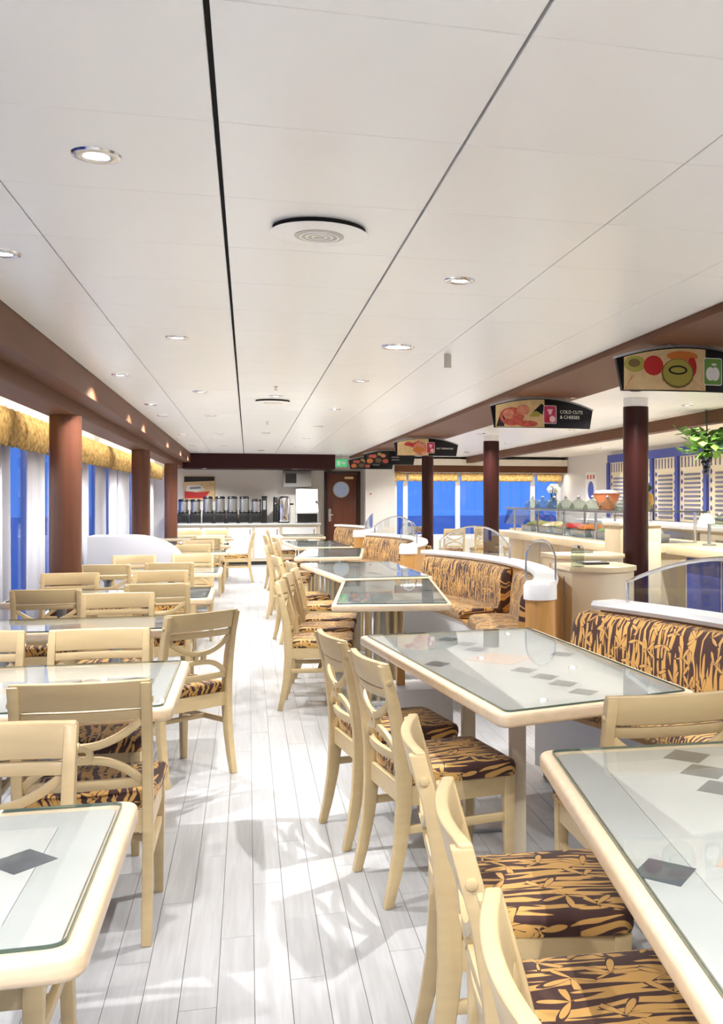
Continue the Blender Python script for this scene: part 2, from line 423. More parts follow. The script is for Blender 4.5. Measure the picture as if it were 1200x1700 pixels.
def window(name, axis, a0, a1, pos, z0, z1, cuts, label, fw=.05):
    o = bpy.data.objects.new(name, None); C.objects.link(o); tag(o, label, None, None, 'structure')
    fr = MB()
    def bx(u0, u1, w0, w1):
        if axis == 'y': fr.box(pos - .07, pos - .02, u0, u1, w0, w1)
        else: fr.box(u0, u1, pos + .02, pos + .07, w0, w1)
    bx(a0, a1, z0, z0 + fw); bx(a0, a1, z1 - fw, z1); bx(a0, a0 + fw, z0 + fw, z1 - fw); bx(a1 - fw, a1, z0 + fw, z1 - fw)
    for c in cuts: bx(c - fw / 2, c + fw / 2, z0 + fw, z1 - fw)
    part('window_frame', fr, 'white', o, smooth=False)
    es = [a0 + fw / 2] + list(cuts) + [a1 - fw / 2]
    for j in range(len(es) - 1):
        p = MB()
        if axis == 'y': p.box(pos - .048, pos - .042, es[j] + fw / 2, es[j + 1] - fw / 2, z0 + fw, z1 - fw)
        else: p.box(es[j] + fw / 2, es[j + 1] - fw / 2, pos + .042, pos + .048, z0 + fw, z1 - fw)
        part('window_pane', p, 'pane', o, smooth=False)
    return o
bays = [(YB + .05, 2.9), (2.95, 8.75), (8.75, 14.65), (14.65, 20.2), (20.2, YF - .02)]
for k, (a, b) in enumerate(bays):
    n = max(2, int(round((b - a) / 1.45)))
    window('window_%d' % (k + 1), 'y', a, b, XL, .22, 2.18, [a + (b - a) * j / n for j in range(1, n)],
           ['window bay behind the camera', 'window bay before the first brown column', 'window bay between first and second brown columns',
            'window bay between second and third brown columns', 'last window bay beside the coffee counter'][k])
window('window_6', 'x', 3.27, XR, YF, .5, 2.1, [3.58, 4.83, 6.68], 'wide far window showing blue sea at dusk', .11)
struct('trim_8', MB().box(2.60, 3.27, 23.0, YF, 0, 2.22), 'plaster', label='white pier between the porthole door and the far window')

# sea outside
tag(part('sea', MB().add([(-900, -900, -14), (900, -900, -14), (900, 900, -14), (-900, 900, -14)], [(0, 1, 2, 3)]), 'sea', smooth=False), 'deep blue sea seen through the windows', 'sea', None, 'stuff')

# columns
def column(name, x, y, m, z1, label, cap):
    o = thing(name, label, 'column', (x, y, 0))
    part('shaft', MB().lathe([(.122, .1), (.122, z1)], 28), m, o)
    part('plinth', MB().lathe([(.128, 0), (.128, .1)], 28), 'shadowgap', o)
    if cap: part('capital', MB().lathe([(.118, z1), (.118, ZC - .001)], 28), 'white', o)
    return o
for y, l in ((2.85, 'brown column nearest the camera on the window side'), (8.73, 'first brown column in front of the sheer curtains'), (14.63, 'second brown column, behind the white rounded partition'), (20.2, 'farthest brown window column beside the coffee dispensers')):
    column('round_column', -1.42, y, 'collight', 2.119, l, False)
for y, l in ((9.1, 'thick dark mahogany column below the fruit sign'), (15.05, 'dark mahogany column below the cold cuts sign'), (20.7, 'slim looking dark column before the far blue windows')):
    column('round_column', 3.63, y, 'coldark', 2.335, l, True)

# ceiling lamps
def lamp(x, y, z, wt, size=1.45, blend=.45, parent=None, rad=.02, col=(1, .985, .97)):
    l = bpy.data.lights.new('downlight_bulb', 'SPOT'); l.energy = wt; l.spot_size = size; l.spot_blend = blend
    l.shadow_soft_size = rad; l.color = col
    o = bpy.data.objects.new('downlight_bulb', l); C.objects.link(o); o.location = (x, y, z)
    if parent: o.parent = parent
    return o
tr = MB().lathe([(.034, .004), (.036, -.006), (.05, -.010), (.064, -.006), (.068, 0), (.068, .0)], 24).mesh('trim_ring'); tr.materials.append(M['chrome'])
le = MB().lathe([(.034, -.0035), (.034, -.001)], 20).mesh('lens'); le.materials.append(M['lens'])
tr2 = MB().lathe([(.075, .004), (.078, -.01), (.098, -.012), (.105, 0)], 24).mesh('trim_ring'); tr2.materials.append(M['chrome'])
le2 = MB().lathe([(.075, -.006), (.075, -.002)], 20).mesh('lens'); le2.materials.append(M['lens'])
def downlight(x, y, label, wt=1.0, big=False, z=ZC, wide=False):
    o = thing('ceiling_downlight', label, 'downlight', (x, y, z), 0, 'recessed downlights')
    for nm, me in (('trim_ring', tr2 if big else tr), ('lens', le2 if big else le)):
        p = bpy.data.objects.new(nm, me); C.objects.link(p); p.parent = o
    lamp(0, 0, -.03, SPOT_W * wt, 2.5 if wide else 1.5, .7 if wide else .45, parent=o)
    return o
downlight(-.413, 3.035, 'chrome downlight nearest the camera, upper left of the ceiling', .7)
downlight(-.935, 4.34, 'downlight cut by the left picture edge above the curtains side', 1.25)
downlight(-.41, 6.345, 'second small downlight left of the dark ceiling seam', 1.0)
downlight(-.962, 8.37, 'small downlight near the left brown beam, third from the camera', .8, wide=True)
downlight(.91, 4.374, 'bright downlight right of the round vent with glowing bulb', 1.25)
downlight(.925, 6.373, 'wide flat disc downlight right of the middle ceiling seam', .65, big=True)
downlight(.90, 8.30, 'small downlight beyond the wide disc lamp', .8, wide=True)
downlight(.258, 9.714, 'small downlight in the middle row beside the far round vent')
ROWS = (('row beside the left brown beam', -.96, (10.9, 12.37, 16.0, 19.0, 21.3)), ('row left of the dark seam', -.415, (9.5, 12.23, 15.6, 19.0)),
        ('middle row', .26, (15.2, 20.6)), ('row right of the middle seam', .91, (10.99, 13.6, 16.4, 19.2)))
OR2 = ['first', 'second', 'third', 'fourth', 'fifth']
for nm, x, ys in ROWS:
    for k, y in enumerate(ys):
        downlight(x, y, 'far recessed downlight, %s of the %s' % (OR2[k], nm), .45 if (k == 0 and x < -.9) else .75, wide=True)
GB = 'unseen downlight added out of frame near the camera'
for x, y in ((.93, 1.2), (-.41, .1), (-.95, 1.0), (.91, -1.0), (.25, -1.2)):  # unseen, added to fill the near ceiling; only the first follows seat shadows
    downlight(x, y, GB, .75, wide=True)
for nm, x, ys in (('row nearer the hanging signs', 3.35, (2.0, 5.2, 8.4, 11.3, 14.5, 18.0, 21.6)), ('row nearer the narrow beam', 4.4, (9.6, 13.4, 17.0, 20.4))):
    for k, y in enumerate(ys):
        downlight(x, y, 'buffet ceiling downlight %s from the camera, %s' % (['one', 'two', 'three', 'four', 'five', 'six', 'seven'][k], nm), 1.0, wide=True)
for k, (x, y) in enumerate(((6.4, 6), (5.8, 9.5), (6.6, 12.5), (5.8, 15.5), (6.6, 18.5), (5.9, 21.2))):  # extra lamps added as ambient fill over the serving side
    downlight(x, y, '%s added fill lamp from the camera above the serving counters' % (OR2 + ['sixth'])[k], 1.2, z=ZC + .019, wide=True)
# counter lamps in the far bulkhead
for x, l in ((-.9, 'small lamp in the bulkhead above the coffee dispensers'), (1.0, 'small lamp in the bulkhead above the steel hood')):
    downlight(x, 22.42, l, .55, z=2.099, wide=True)
# cove strips that light the curtain valances
def strip(name, x0, x1, y0, y1, z, wt, label, rot):
    o = thing(name, label, 'strip light', ((x0 + x1) / 2, (y0 + y1) / 2, z))
    part('housing', MB().box(-(x1 - x0) / 2, (x1 - x0) / 2, -(y1 - y0) / 2, (y1 - y0) / 2, 0, .012), 'white', o, smooth=False)
    l = bpy.data.lights.new('cove_tube', 'AREA'); l.shape = 'RECTANGLE'; l.size = x1 - x0; l.size_y = y1 - y0; l.energy = wt; l.color = (1, .90, .74)
    q = bpy.data.objects.new('cove_tube', l); C.objects.link(q); q.parent = o; q.location = (0, 0, -.004); q.rotation_euler = rot
    return o
for (a, b), l in zip(bays[1:], ('warm strip lamp hidden behind the left beam, nearest bay', 'warm strip lamp behind the beam, second bay', 'warm strip lamp behind the beam, third bay', 'warm strip lamp behind the beam, last bay')):
    strip('cove_strip', -1.64, -1.575, a + .25, b - .25, 2.175, 2.6 * (b - a), l, (0, math.radians(115), 0))
strip('cove_strip', 3.4, 7.3, 22.95, 23.0, 2.05, 18, 'warm strip lamp under the far window pelmet', (0, 0, 0))

# round air vents, speaker grille, exit marker
def vent(x, y, label):
    o = thing('round_vent', label, 'vent', (x, y, ZC), 0)
    part('flange', MB().lathe([(.10, -.024), (.150, -.022), (.172, -.018), (.172, -.0165)], 40), 'panel', o)
    part('collar', MB().lathe([(.165, -.016), (.165, -.0005)], 40), 'void', o)
    g = part('grille', MB().lathe([(.088, -.0262), (.088, -.0245)], 32), 'grille', o)
    for r in (.02, .042, .064):
        part('grille_ring', MB().loft([[(q * math.cos(a), q * math.sin(a), z) for a in [2 * PI * j / 28 for j in range(28)]] for q, z in ((r, -.0263), (r, -.029), (r + .008, -.029), (r + .008, -.0263))], cap=False), 'panel', g)
vent(.25, 3.677, 'large round air vent in the ceiling near the camera')
vent(.24, 10.2, 'far round air vent in the middle ceiling row')
ex = thing('ceiling_marker', 'small translucent marker plate hanging from the ceiling near right beam', 'sign', (1.294, 6.607, ZC))
part('marker_plate', MB().box(-.025, .025, -.003, .003, -.095, -.004), 'grille', ex, bevel=.002)
part('bracket', MB().box(-.012, .012, -.008, .008, -.006, -.0005), 'chrome', ex)
for x, y, l in ((.235, 8.9, 'small sprinkler head beyond the middle downlight'), (.24, 13.0, 'small sprinkler head far down the middle ceiling row')):
    o = thing('sprinkler_head', l, 'sprinkler', (x, y, ZC))
    part('stem', MB().lathe([(.02, -.006), (.02, -.0005)], 12).lathe([(.008, -.03), (.008, -.006)], 8), 'chrome', o)
    part('deflector', MB().lathe([(.018, -.034), (.018, -.031)], 12), 'chrome', o)

# curtains and straw valances on the left
def curtain(y0, y1, label, x=-1.915, z0=.03, z1=2.02):
    n = max(10, int((y1 - y0) / .035)); v = []; f = []
    for t in range(2):
        for i in range(n + 1):
            y = y0 + (y1 - y0) * i / n
            a = math.sin(i * 1.05 + y0 * 3) * .022 + math.sin(i * .43) * .012
            sq = 1.0 if t == 0 else .97
            v.append((x + a * (1.0 if t == 0 else .7), (y0 + y1) / 2 + (y - (y0 + y1) / 2) * sq, z0 if t == 0 else z1))
    for i in range(n): f.append((i, i + 1, n + 2 + i, n + 1 + i))
    o = part('curtain', MB().add(v, f), 'curtain', angle=80)
    md = o.modifiers.new('thick', 'SOLIDIFY'); md.thickness = .004
    return tag(o, label, 'curtain', 'sheer white curtains')
cs = [((7.4, 9.05), 'wide white sheer curtain at the left picture edge'), ((9.85, 10.55), 'narrow white sheer curtain left of the first column'),
      ((12.0, 13.48), 'white sheer curtain just right of the first column'), ((14.05, 14.95), 'white sheer curtain right of the narrow blue gap'),
      ((15.1, 16.15), 'middle white sheer curtain above the white partition'), ((16.35, 17.75), 'white sheer curtain left of the second column'),
      ((18.6, 20.0), 'white sheer curtain just past the second column'), ((20.4, 21.2), 'white sheer curtain in the last bay, nearer panel'), ((21.3, 22.3), 'farthest white sheer curtain beside the coffee counter'),
      ((5.6, 7.0), 'white sheer curtain left of the picture frame')]
for (a, b), l in cs: curtain(a, b, l)
def valance(y0, y1, label, x=-1.84, z0=1.88, z1=2.17):
    n = int((y1 - y0) / .022); rings = []
    for i in range(n + 1):
        y = y0 + (y1 - y0) * i / n; lo = z0 + random.uniform(-.025, .025)
        pl = .012 * math.sin(i * .55)
        fr = [(x + pl + d + random.uniform(-.014, .014), y, lo + (z1 - lo) * k) for d, k in ((.012, 0), (.03, .12), (.04, .3), (.042, .5), (.035, .7), (.02, .88), (.0, 1.0))]
        rings.append(fr + [(x - .03, y, z1), (x - .03, y, lo + .02)])
    o = part('straw_valance', MB().loft(rings), 'straw', angle=50)
    return tag(o, label, 'valance', 'golden straw valances')
for (a, b), l in (((6.2, 9.18), 'golden straw valance at the left picture edge'), ((9.2, 11.7), 'golden straw valance ending at the first brown column'),
                  ((11.75, 14.2), 'golden straw valance right of the first column'), ((14.25, 17.8), 'golden straw valance before the second column'),
                  ((17.85, 20.3), 'golden straw valance beyond the second column'), ((20.35, 23.2), 'farthest golden straw valance by the coffee counter')):
    valance(a, b, l)
def valance_x(x0, x1, label, y=23.25, z0=1.86, z1=2.07):
    n = int((x1 - x0) / .04); rings = []
    for i in range(n + 1):
        x = x0 + (x1 - x0) * i / n; o_ = random.uniform(-.01, .01); lo = z0 + random.uniform(-.012, .012)
        rings.append([(x, y + o_, lo), (x, y - .03 + o_, lo + .03), (x, y - .04, (z0 + z1) / 2), (x, y - .01, z1), (x, y + .03, z1), (x, y + .03, lo)])
    tag(part('straw_valance', MB().loft(rings), 'straw', angle=60), label, 'valance', 'golden straw valances')
for (a, b), l in (((3.3, 3.56), 'short straw valance over the narrow far window pane'), ((3.62, 4.78), 'straw valance over the far window left of the dark column'), ((4.88, 6.62), 'straw valance over the middle far window pane'), ((6.74, 7.36), 'straw valance over the rightmost far window pane')):
    valance_x(a, b, l)

# ================================================================== FURNITURE
# ---- chair (local: faces +y, backrest at -y)
PZ = [(0, -.262), (.10, -.238), (.22, -.216), (.36, -.203), (.48, -.205), (.62, -.222), (.74, -.247), (.86, -.280)]
def yb(z):
    for (a, p), (b, q) in zip(PZ, PZ[1:]):
        if z <= b: return p + (q - p) * (z - a) / (b - a)
    return PZ[-1][1]
def ybx(x, z): return yb(z) - .026 * max(0, 1 - (x / .2) ** 2)
def make_chair(label):
    t = thing('dining_chair', label, 'chair', (0, 0, 0), 0, 'cream lattice-back dining chairs')
    for s in (-1, 1):
        rings = []
        for z, y in PZ:
            hw = .0165; d = .017 + .009 * math.sin(min(1, z / .75) * PI) + (.003 if z > .3 else 0)
            x = s * .197
            rings.append([(x - hw, y - d, z), (x + hw, y - d, z), (x + hw, y + d, z), (x - hw, y + d, z)])
        part('rear_leg', MB().loft(rings), 'chair', t, bevel=.005)
        fr = [[(s * .198 + a * k, .205 + b * k, z) for a, b in ((-1, -1), (1, -1), (1, 1), (-1, 1))] for z, k in ((0, .015), (.36, .0205), (.425, .0205))]
        part('leg', MB().loft(fr), 'chair', t, bevel=.003)
        part('screw_cap', MB().prism_x(circle(yb(.80), .80, .011, 10), s * .213, s * .219), 'chair', t, bevel=.002)
        part('side_stretcher', MB().box(s * .2 - .01, s * .2 + .01, -.19, .19, .255, .285), 'chair', t, bevel=.003)
    def slab(xs, z0, z1, th, fwd=.006):
        r = []
        for x in xs:
            a, b = ybx(x, z0) + fwd, ybx(x, z1) + fwd
            r.append([(x, a - th, z0), (x, b - th, z1), (x, b + th, z1), (x, a + th, z0)])
        return MB().loft(r)
    xs = [-.181 + .362 * i / 10 for i in range(11)]
    xt = [-.211 + .422 * i / 12 for i in range(13)]
    part('crest_rail', slab(xt, .775, .868, .0135, .006), 'chair', t, bevel=.006, seg=3)
    part('upper_rail', slab(xs, .735, .768, .010), 'chair', t, bevel=.003)
    part('lower_rail', slab(xs, .505, .538, .011), 'chair', t, bevel=.003)
    n = 14
    up = [(-.182 + .364 * i / n, .650 + .082 * abs((-.182 + .364 * i / n) / .182) ** 2.0) for i in range(n + 1)]
    lo = [(-.182 + .364 * i / n, .607 - .085 * abs((-.182 + .364 * i / n) / .182) ** 2.6) for i in range(n + 1)]
    part('lattice_arc', MB().ribbon_y(up, .026, -.009, .009, ybx), 'chair', t, bevel=.003)
    part('lattice_arc', MB().ribbon_y(lo, .026, -.009, .009, ybx), 'chair', t, bevel=.003)
    ring = MB(); k = 20; vs = []; fs = []
    for j in range(k):
        a = 2 * PI * j / k
        for r_, yy in ((.034, -.011), (.034, .011), (.0135, .011), (.0135, -.011)):
            x, z = r_ * math.cos(a), .6285 + r_ * math.sin(a) * .95
            vs.append((x, ybx(x, z) + yy, z))
    for j in range(k):
        b = ((j + 1) % k) * 4; a = j * 4
        for q in range(4): fs.append((a + q, a + (q + 1) % 4, b + (q + 1) % 4, b + q))
    part('lattice_ring', ring.add(vs, fs), 'chair', t)
    ap = MB().box(-.185, .185, .195, .215, .355, .425).box(-.18, .18, -.212, -.194, .355, .425)
    for s in (-1, 1): ap.box(s * .2 - .011, s * .2 + .011, -.195, .19, .355, .425)
    part('apron', ap, 'chair', t, smooth=False)
    part('cross_stretcher', MB().box(-.19, .19, -.01, .012, .258, .282), 'chair', t, bevel=.003)
    cu = MB(); base = round_poly([(-.205, -.195), (.205, -.195), (.232, .235), (-.232, .235)], .045, 5)
    rings = []; uvs = []
    for z, sc in ((.426, .985), (.438, 1.0), (.462, 1.0), (.474, .975), (.480, .9), (.484, .6), (.485, .25)):
        rings.append([(x * sc, .02 + (y - .02) * sc, z) for x, y in base]); q_ = sc + max(0, .474 - z) * 4.2; uvs += [(.02 + (y - .02) * q_, x * q_ + .37) for x, y in base]
    cu.loft(rings, uvs=uvs)
    part('seat_cushion', cu, 'fabric', t, angle=70)
    return t
first = [None]
def chair(x, y, deg, label):
    # x, y: centre of the backrest top; deg: facing direction (0 = +y, 90 = -x)
    a = math.radians(deg)
    fx, fy = -math.sin(a), math.cos(a)
    loc = (x + fx * .275, y + fy * .275, 0)
    if first[0] is None:
        first[0] = make_chair(label); first[0].location = loc; first[0].rotation_euler = (0, 0, a); return first[0]
    return dup(first[0], loc, a, label)
# window-side tables (left)
chair(-.645, 2.84, 180, 'cream chair at the lower left picture edge, facing the nearest left table')
chair(-.515, 3.44, 0, 'large cream chair seen from behind, second from the camera on the left')
chair(-.225, 5.39, 36, 'angled cream chair standing out in the aisle, left row')
chair(-.64, 4.82, 180, 'cream chair across the second left table, right of its pair')
chair(-1.165, 4.84, 180, 'cream chair cut by the left picture edge across the second left table')
chair(-.775, 6.62, 180, 'pale cream chair behind the third left table')
chair(-1.255, 7.0, 0, 'tan looking chair near the curtains at the fourth left table, seen from behind')
chair(-.60, 7.28, 0, 'tan looking chair beside the aisle at the fourth left table, seen from behind')
chair(-1.345, 8.48, 180, 'pale chair near the curtains across the fourth left table')
chair(-.68, 8.60, 180, 'pale chair beside the aisle across the fourth left table')
chair(-1.22, 9.50, 0, 'chair seen from behind below the first brown column')
chair(-.69, 9.64, 0, 'chair seen from behind at the fifth left table by the aisle')
chair(-1.13, 11.0, 180, 'pale chair in front of the white rounded partition')
chair(-.56, 11.14, 180, 'pale chair right of the white rounded partition across the fifth table')
chair(-.67, 13.4, 0, 'chair just beyond the white partition, seen from behind')
chair(-.67, 14.75, 180, 'chair across the first table beyond the white partition')
chair(-.60, 15.5, 0, 'chair seen from behind at the second table beyond the partition')
chair(-.57, 16.6, 180, 'chair across the second table beyond the partition')
chair(-1.03, 19.55, 180, 'farthest left chair near the last brown window column')
chair(-.56, 19.60, 180, 'farthest left chair nearer the aisle by the coffee counter')
chair(.10, 18.2, 90, 'far chair seen from the side in the aisle, facing the windows')
# aisle side of the banquette tables (right)
chair(.408, 2.50, -97, 'first of three near chairs at the lower right table, farthest from the camera')
chair(.380, 1.87, -97, 'middle of the three near chairs at the lower right table')
chair(.330, 1.26, -97, 'nearest chair at the bottom of the picture, right of the aisle')
chair(.434, 3.745, -80, 'aisle chair at the second right table, nearer one with sunlit patterned seat')
chair(.346, 4.37, -80, 'aisle chair at the second right table, farther one')
chair(1.235, 2.80, 0, 'chair back standing between the two nearest right tables')
chair(.225, 7.25, -97, 'aisle chair at the third right table, nearest of its three')
chair(.30, 7.90, -97, 'aisle chair at the third right table, middle of its three')
chair(.38, 8.50, -97, 'aisle chair at the third right table, farthest of its three')
chair(.39, 9.50, -82, 'aisle chair at the fourth right table, nearer one')
chair(.28, 10.45, -82, 'aisle chair at the fourth right table, farther one')
chair(.24, 12.7, -97, 'aisle chair at the fifth right table, nearer one')
chair(.35, 13.7, -97, 'aisle chair at the fifth right table, farther one')
chair(.40, 15.6, -83, 'aisle chair at the sixth right table, nearer one')
chair(.28, 16.5, -83, 'aisle chair at the sixth right table, farther one')
chair(.36, 19.4, -90, 'farthest right aisle chair facing the porthole door side')
# dining chairs by the far windows
for x, y, r, l in ((3.9, 19.2, 0, 'chair by the far blue windows left of the dark column'), (4.55, 19.3, 0, 'chair by the far blue windows just right of the slim column'), (5.3, 19.5, 0, 'chair by the far blue windows, third from the left'),
                   (3.45, 20.9, 180, 'chair against the far window, leftmost'), (4.9, 21.0, 180, 'chair against the far window, middle'), (6.2, 21.0, 180, 'chair against the far window behind the buffet glass')):
    chair(x, y, r, l)

# ---- tables
def table(poly, label, tiles, ped, center=None):
    cx = sum(p[0] for p in poly) / 4; cy = sum(p[1] for p in poly) / 4
    P = [(x - cx, y - cy) for x, y in poly]
    t = thing('dining_table', label, 'table', (cx, cy, 0), 0, 'glass topped dining tables')
    def ring(o, i, z0, z1, ro, ri):
        A = round_poly(offset_poly(P, o), ro); B = round_poly(offset_poly(P, i), ri); n = len(A); m = MB(); vs = []
        for q, z in ((A, z0), (A, z1), (B, z1), (B, z0)): vs += [(x, y, z) for x, y in q]
        fs = []
        for k in range(4):
            for j in range(n):
                a = (j + 1) % n; k2 = (k + 1) % 4
                fs.append((k * n + j, k * n + a, k2 * n + a, k2 * n + j))
        return m.add(vs, fs)
    part('edge_rim', ring(0, .046, .703, .749, .05, .03), 'rim', t, bevel=.014, seg=4, angle=60)
    part('under_panel', MB().prism(offset_poly(P, .049), .705, .736), 'band', t, smooth=False)
    part('border_band', ring(.0462, .150, .7362, .7440, .03, .01), 'band', t, smooth=False)
    part('center_panel', MB().prism(offset_poly(P, .1512), .7362, .7440), 'laminate', t, smooth=False)
    for (x, y, a, b, m) in tiles:
        part('inlay_tile', MB().prism([(x - cx - a, y - cy), (x - cx, y - cy - b), (x - cx + a, y - cy), (x - cx, y - cy + b)], .74405, .7449), m, t, smooth=False)
    gp = round_poly(offset_poly(P, .033), .03)
    part('glass_sheet', MB().prism(gp, .7492, .7552), 'glass', t, smooth=False)
    g2 = round_poly(offset_poly(P, .0328), .03); g3 = round_poly(offset_poly(P, .0352), .03); n = len(g2)
    e = MB(); vs = [(x, y, .7491) for x, y in g2] + [(x, y, .7553) for x, y in g2] + [(x, y, .7553) for x, y in g3] + [(x, y, .7491) for x, y in g3]
    e.add(vs, [(k * n + j, k * n + (j + 1) % n, ((k + 1) % 4) * n + (j + 1) % n, ((k + 1) % 4) * n + j) for k in range(4) for j in range(n)])
    part('glass_edge', e, 'glassedge', t, smooth=False)
    for (x, y, kind) in ped:
        x -= cx; y -= cy
        if kind == 'slat':
            p = part('pedestal', MB().box(x - .12, x + .12, y - .12, y + .12, 0, .03).box(x - .11, x + .11, y - .11, y + .11, .66, .704).box(x - .05, x + .05, y - .05, y + .05, .03, .66), 'band', t, bevel=.003)
            for a in range(4):
                for b in range(4):
                    if a in (0, 3) or b in (0, 3):
                        part('rod', MB().lathe([(.013, .03), (.013, .66)], 8, (x - .09 + a * .06, y - .09 + b * .06, 0)), 'chair', p)
        elif kind == 'box':
            p = part('pedestal', MB().box(x - .14, x + .14, y - .14, y + .14, .05, .52), 'whitewall', t, bevel=.006)
            part('foot_plate', MB().box(x - .16, x + .16, y - .16, y + .16, 0, .05), 'grey', p, bevel=.004)
            for s in (-1, 1):
                part('bracket_post', MB().loft([[(x + s * .1 + a * k, y + b * k, z) for a, b in ((-1, -1), (1, -1), (1, 1), (-1, 1))] for z, k in ((.52, .02), (.62, .02), (.67, .034), (.704, .055))]), 'veneer', p, bevel=.003)
        elif kind == 'bracket':
            p = part('pedestal', MB().box(x - .028, x + .028, y - .028, y + .028, .02, .60), 'cabinet', t, bevel=.004)
            part('bracket', MB().loft([[(x + a * k, y + b * k, z) for a, b in ((-1, -1), (1, -1), (1, 1), (-1, 1))] for z, k in ((.60, .03), (.62, .045), (.655, .05), (.68, .085), (.704, .10))]), 'veneer', p, bevel=.003)
            part('foot_plate', MB().box(x - .15, x + .15, y - .15, y + .15, 0, .02), 'steel', p, bevel=.004)
        else:
            p = part('pedestal', MB().lathe([(.035, .022), (.032, .10), (.032, .64), (.06, .68), (.10, .704)], 18, (x, y, 0)), 'steel', t)
            part('foot_plate', MB().prism(round_poly([(x - .2, y - .2), (x + .2, y - .2), (x + .2, y + .2), (x - .2, y + .2)], .05), 0, .022), 'steel', p, bevel=.005)
SL, PK = 'slate', 'pinktile'
def left_table(y0, y1, label, tiles, x0=-1.62):
    table([(x0, y0), (-.243, y0), (-.243, y1), (x0, y1)], label, tiles, [(-.72, (y0 + y1) / 2, 'post'), (-1.3, (y0 + y1) / 2, 'post')])
left_table(1.66, 2.49, 'nearest left table with a grey blue diamond inlay, cut by the picture corner', [(-.425, 2.13, .065, .072, SL), (-.62, 2.08, .13, .14, PK), (-.82, 2.13, .065, .072, SL)])
left_table(3.54, 4.58, 'second left table with two slate diamonds and window reflections', [(-.425, 4.15, .07, .075, SL), (-.59, 4.14, .08, .075, SL), (-.8, 4.06, .12, .14, PK), (-1.05, 4.06, .07, .075, SL)])
left_table(5.68, 6.35, 'third left table between the angled aisle chair and a pale chair', [(-.45, 6.0, .07, .07, SL), (-.9, 6.0, .12, .12, PK)])
left_table(7.38, 8.30, 'fourth left table with its corner at the aisle', [(-.45, 7.7, .07, .07, SL), (-.9, 7.7, .12, .12, PK)])
left_table(9.85, 10.75, 'fifth left table in front of the white partition', [(-.45, 10.3, .07, .07, SL), (-.9, 10.3, .12, .12, PK)])
left_table(13.65, 14.5, 'first table beyond the white partition', [(-.45, 14.1, .07, .07, SL)])
left_table(15.75, 16.35, 'second table beyond the white partition', [(-.45, 16.0, .07, .07, SL)])
left_table(18.5, 19.3, 'farthest left table near the coffee dispensers', [(-.45, 18.9, .07, .07, SL)], -1.5)
table([(.547, .75), (1.38, .62), (1.60, 2.66), (.783, 2.70)], 'large near right table with slate diamonds filling the lower right corner',
      [(.763, 1.768, .066, .075, SL), (1.166, 2.547, .07, .075, SL), (1.146, 2.394, .07, .075, SL), (1.121, 2.242, .07, .075, SL), (1.01, 1.77, .14, .16, PK), (1.23, 1.72, .066, .075, SL), (.95, 1.25, .066, .075, SL), (.93, 1.1, .066, .075, SL)],
      [(1.05, 1.2, 'bracket'), (1.15, 2.2, 'bracket')])
table([(.793, 3.15), (1.585, 3.36), (1.50, 5.26), (.55, 5.18)], 'second right table with a pink diamond and rows of grey diamonds',
      [(.977, 4.974, .06, .075, SL), (1.024, 4.787, .06, .075, SL), (1.039, 4.60, .06, .075, SL), (.783, 4.236, .06, .08, SL), (1.104, 3.997, .06, .075, SL), (1.143, 3.826, .06, .075, SL), (1.169, 3.67, .06, .075, SL), (1.188, 3.49, .06, .07, SL), (1.382, 4.36, .06, .08, SL), (1.08, 4.315, .16, .18, PK)],
      [(.955, 4.40, 'bracket'), (1.0, 3.72, 'bracket'), (.84, 5.0, 'box')])
def mirror_tiles(x, y): return [(x, y, .16, .18, PK), (x - .3, y, .06, .08, SL), (x + .3, y, .06, .08, SL), (x - .03, y + .35, .06, .075, SL), (x + .03, y - .35, .06, .075, SL), (x - .05, y + .52, .06, .075, SL), (x + .06, y - .52, .06, .075, SL)]
table([(.531, 6.70), (1.325, 6.58), (1.565, 8.70), (.772, 8.61)], 'third right table on slatted pedestals with its square end toward the camera', mirror_tiles(1.04, 7.65), [(.92, 7.15, 'slat'), (1.12, 8.2, 'slat')])
table([(.795, 8.87), (1.62, 8.93), (1.57, 11.2), (.545, 11.14)], 'fourth right table with its pointed corner toward the aisle', mirror_tiles(1.12, 10.0), [(1.0, 9.5, 'slat'), (1.0, 10.5, 'slat')])
table([(.53, 12.2), (1.34, 12.2), (1.60, 14.3), (.80, 14.3)], 'fifth right table before the farther banquette', mirror_tiles(1.06, 13.2), [(1.0, 12.8, 'slat'), (1.15, 13.8, 'slat')])
table([(.68, 14.75), (1.5, 14.8), (1.42, 16.95), (.545, 16.9)], 'sixth right table, farthest in the right row', mirror_tiles(1.03, 15.8), [(1.0, 15.4, 'slat'), (1.0, 16.4, 'slat')])
table([(.60, 18.8), (1.4, 18.8), (1.4, 20.2), (.60, 20.2)], 'small far right table before the porthole door', [(1.0, 19.5, .12, .12, PK)], [(1.0, 19.5, 'slat')])

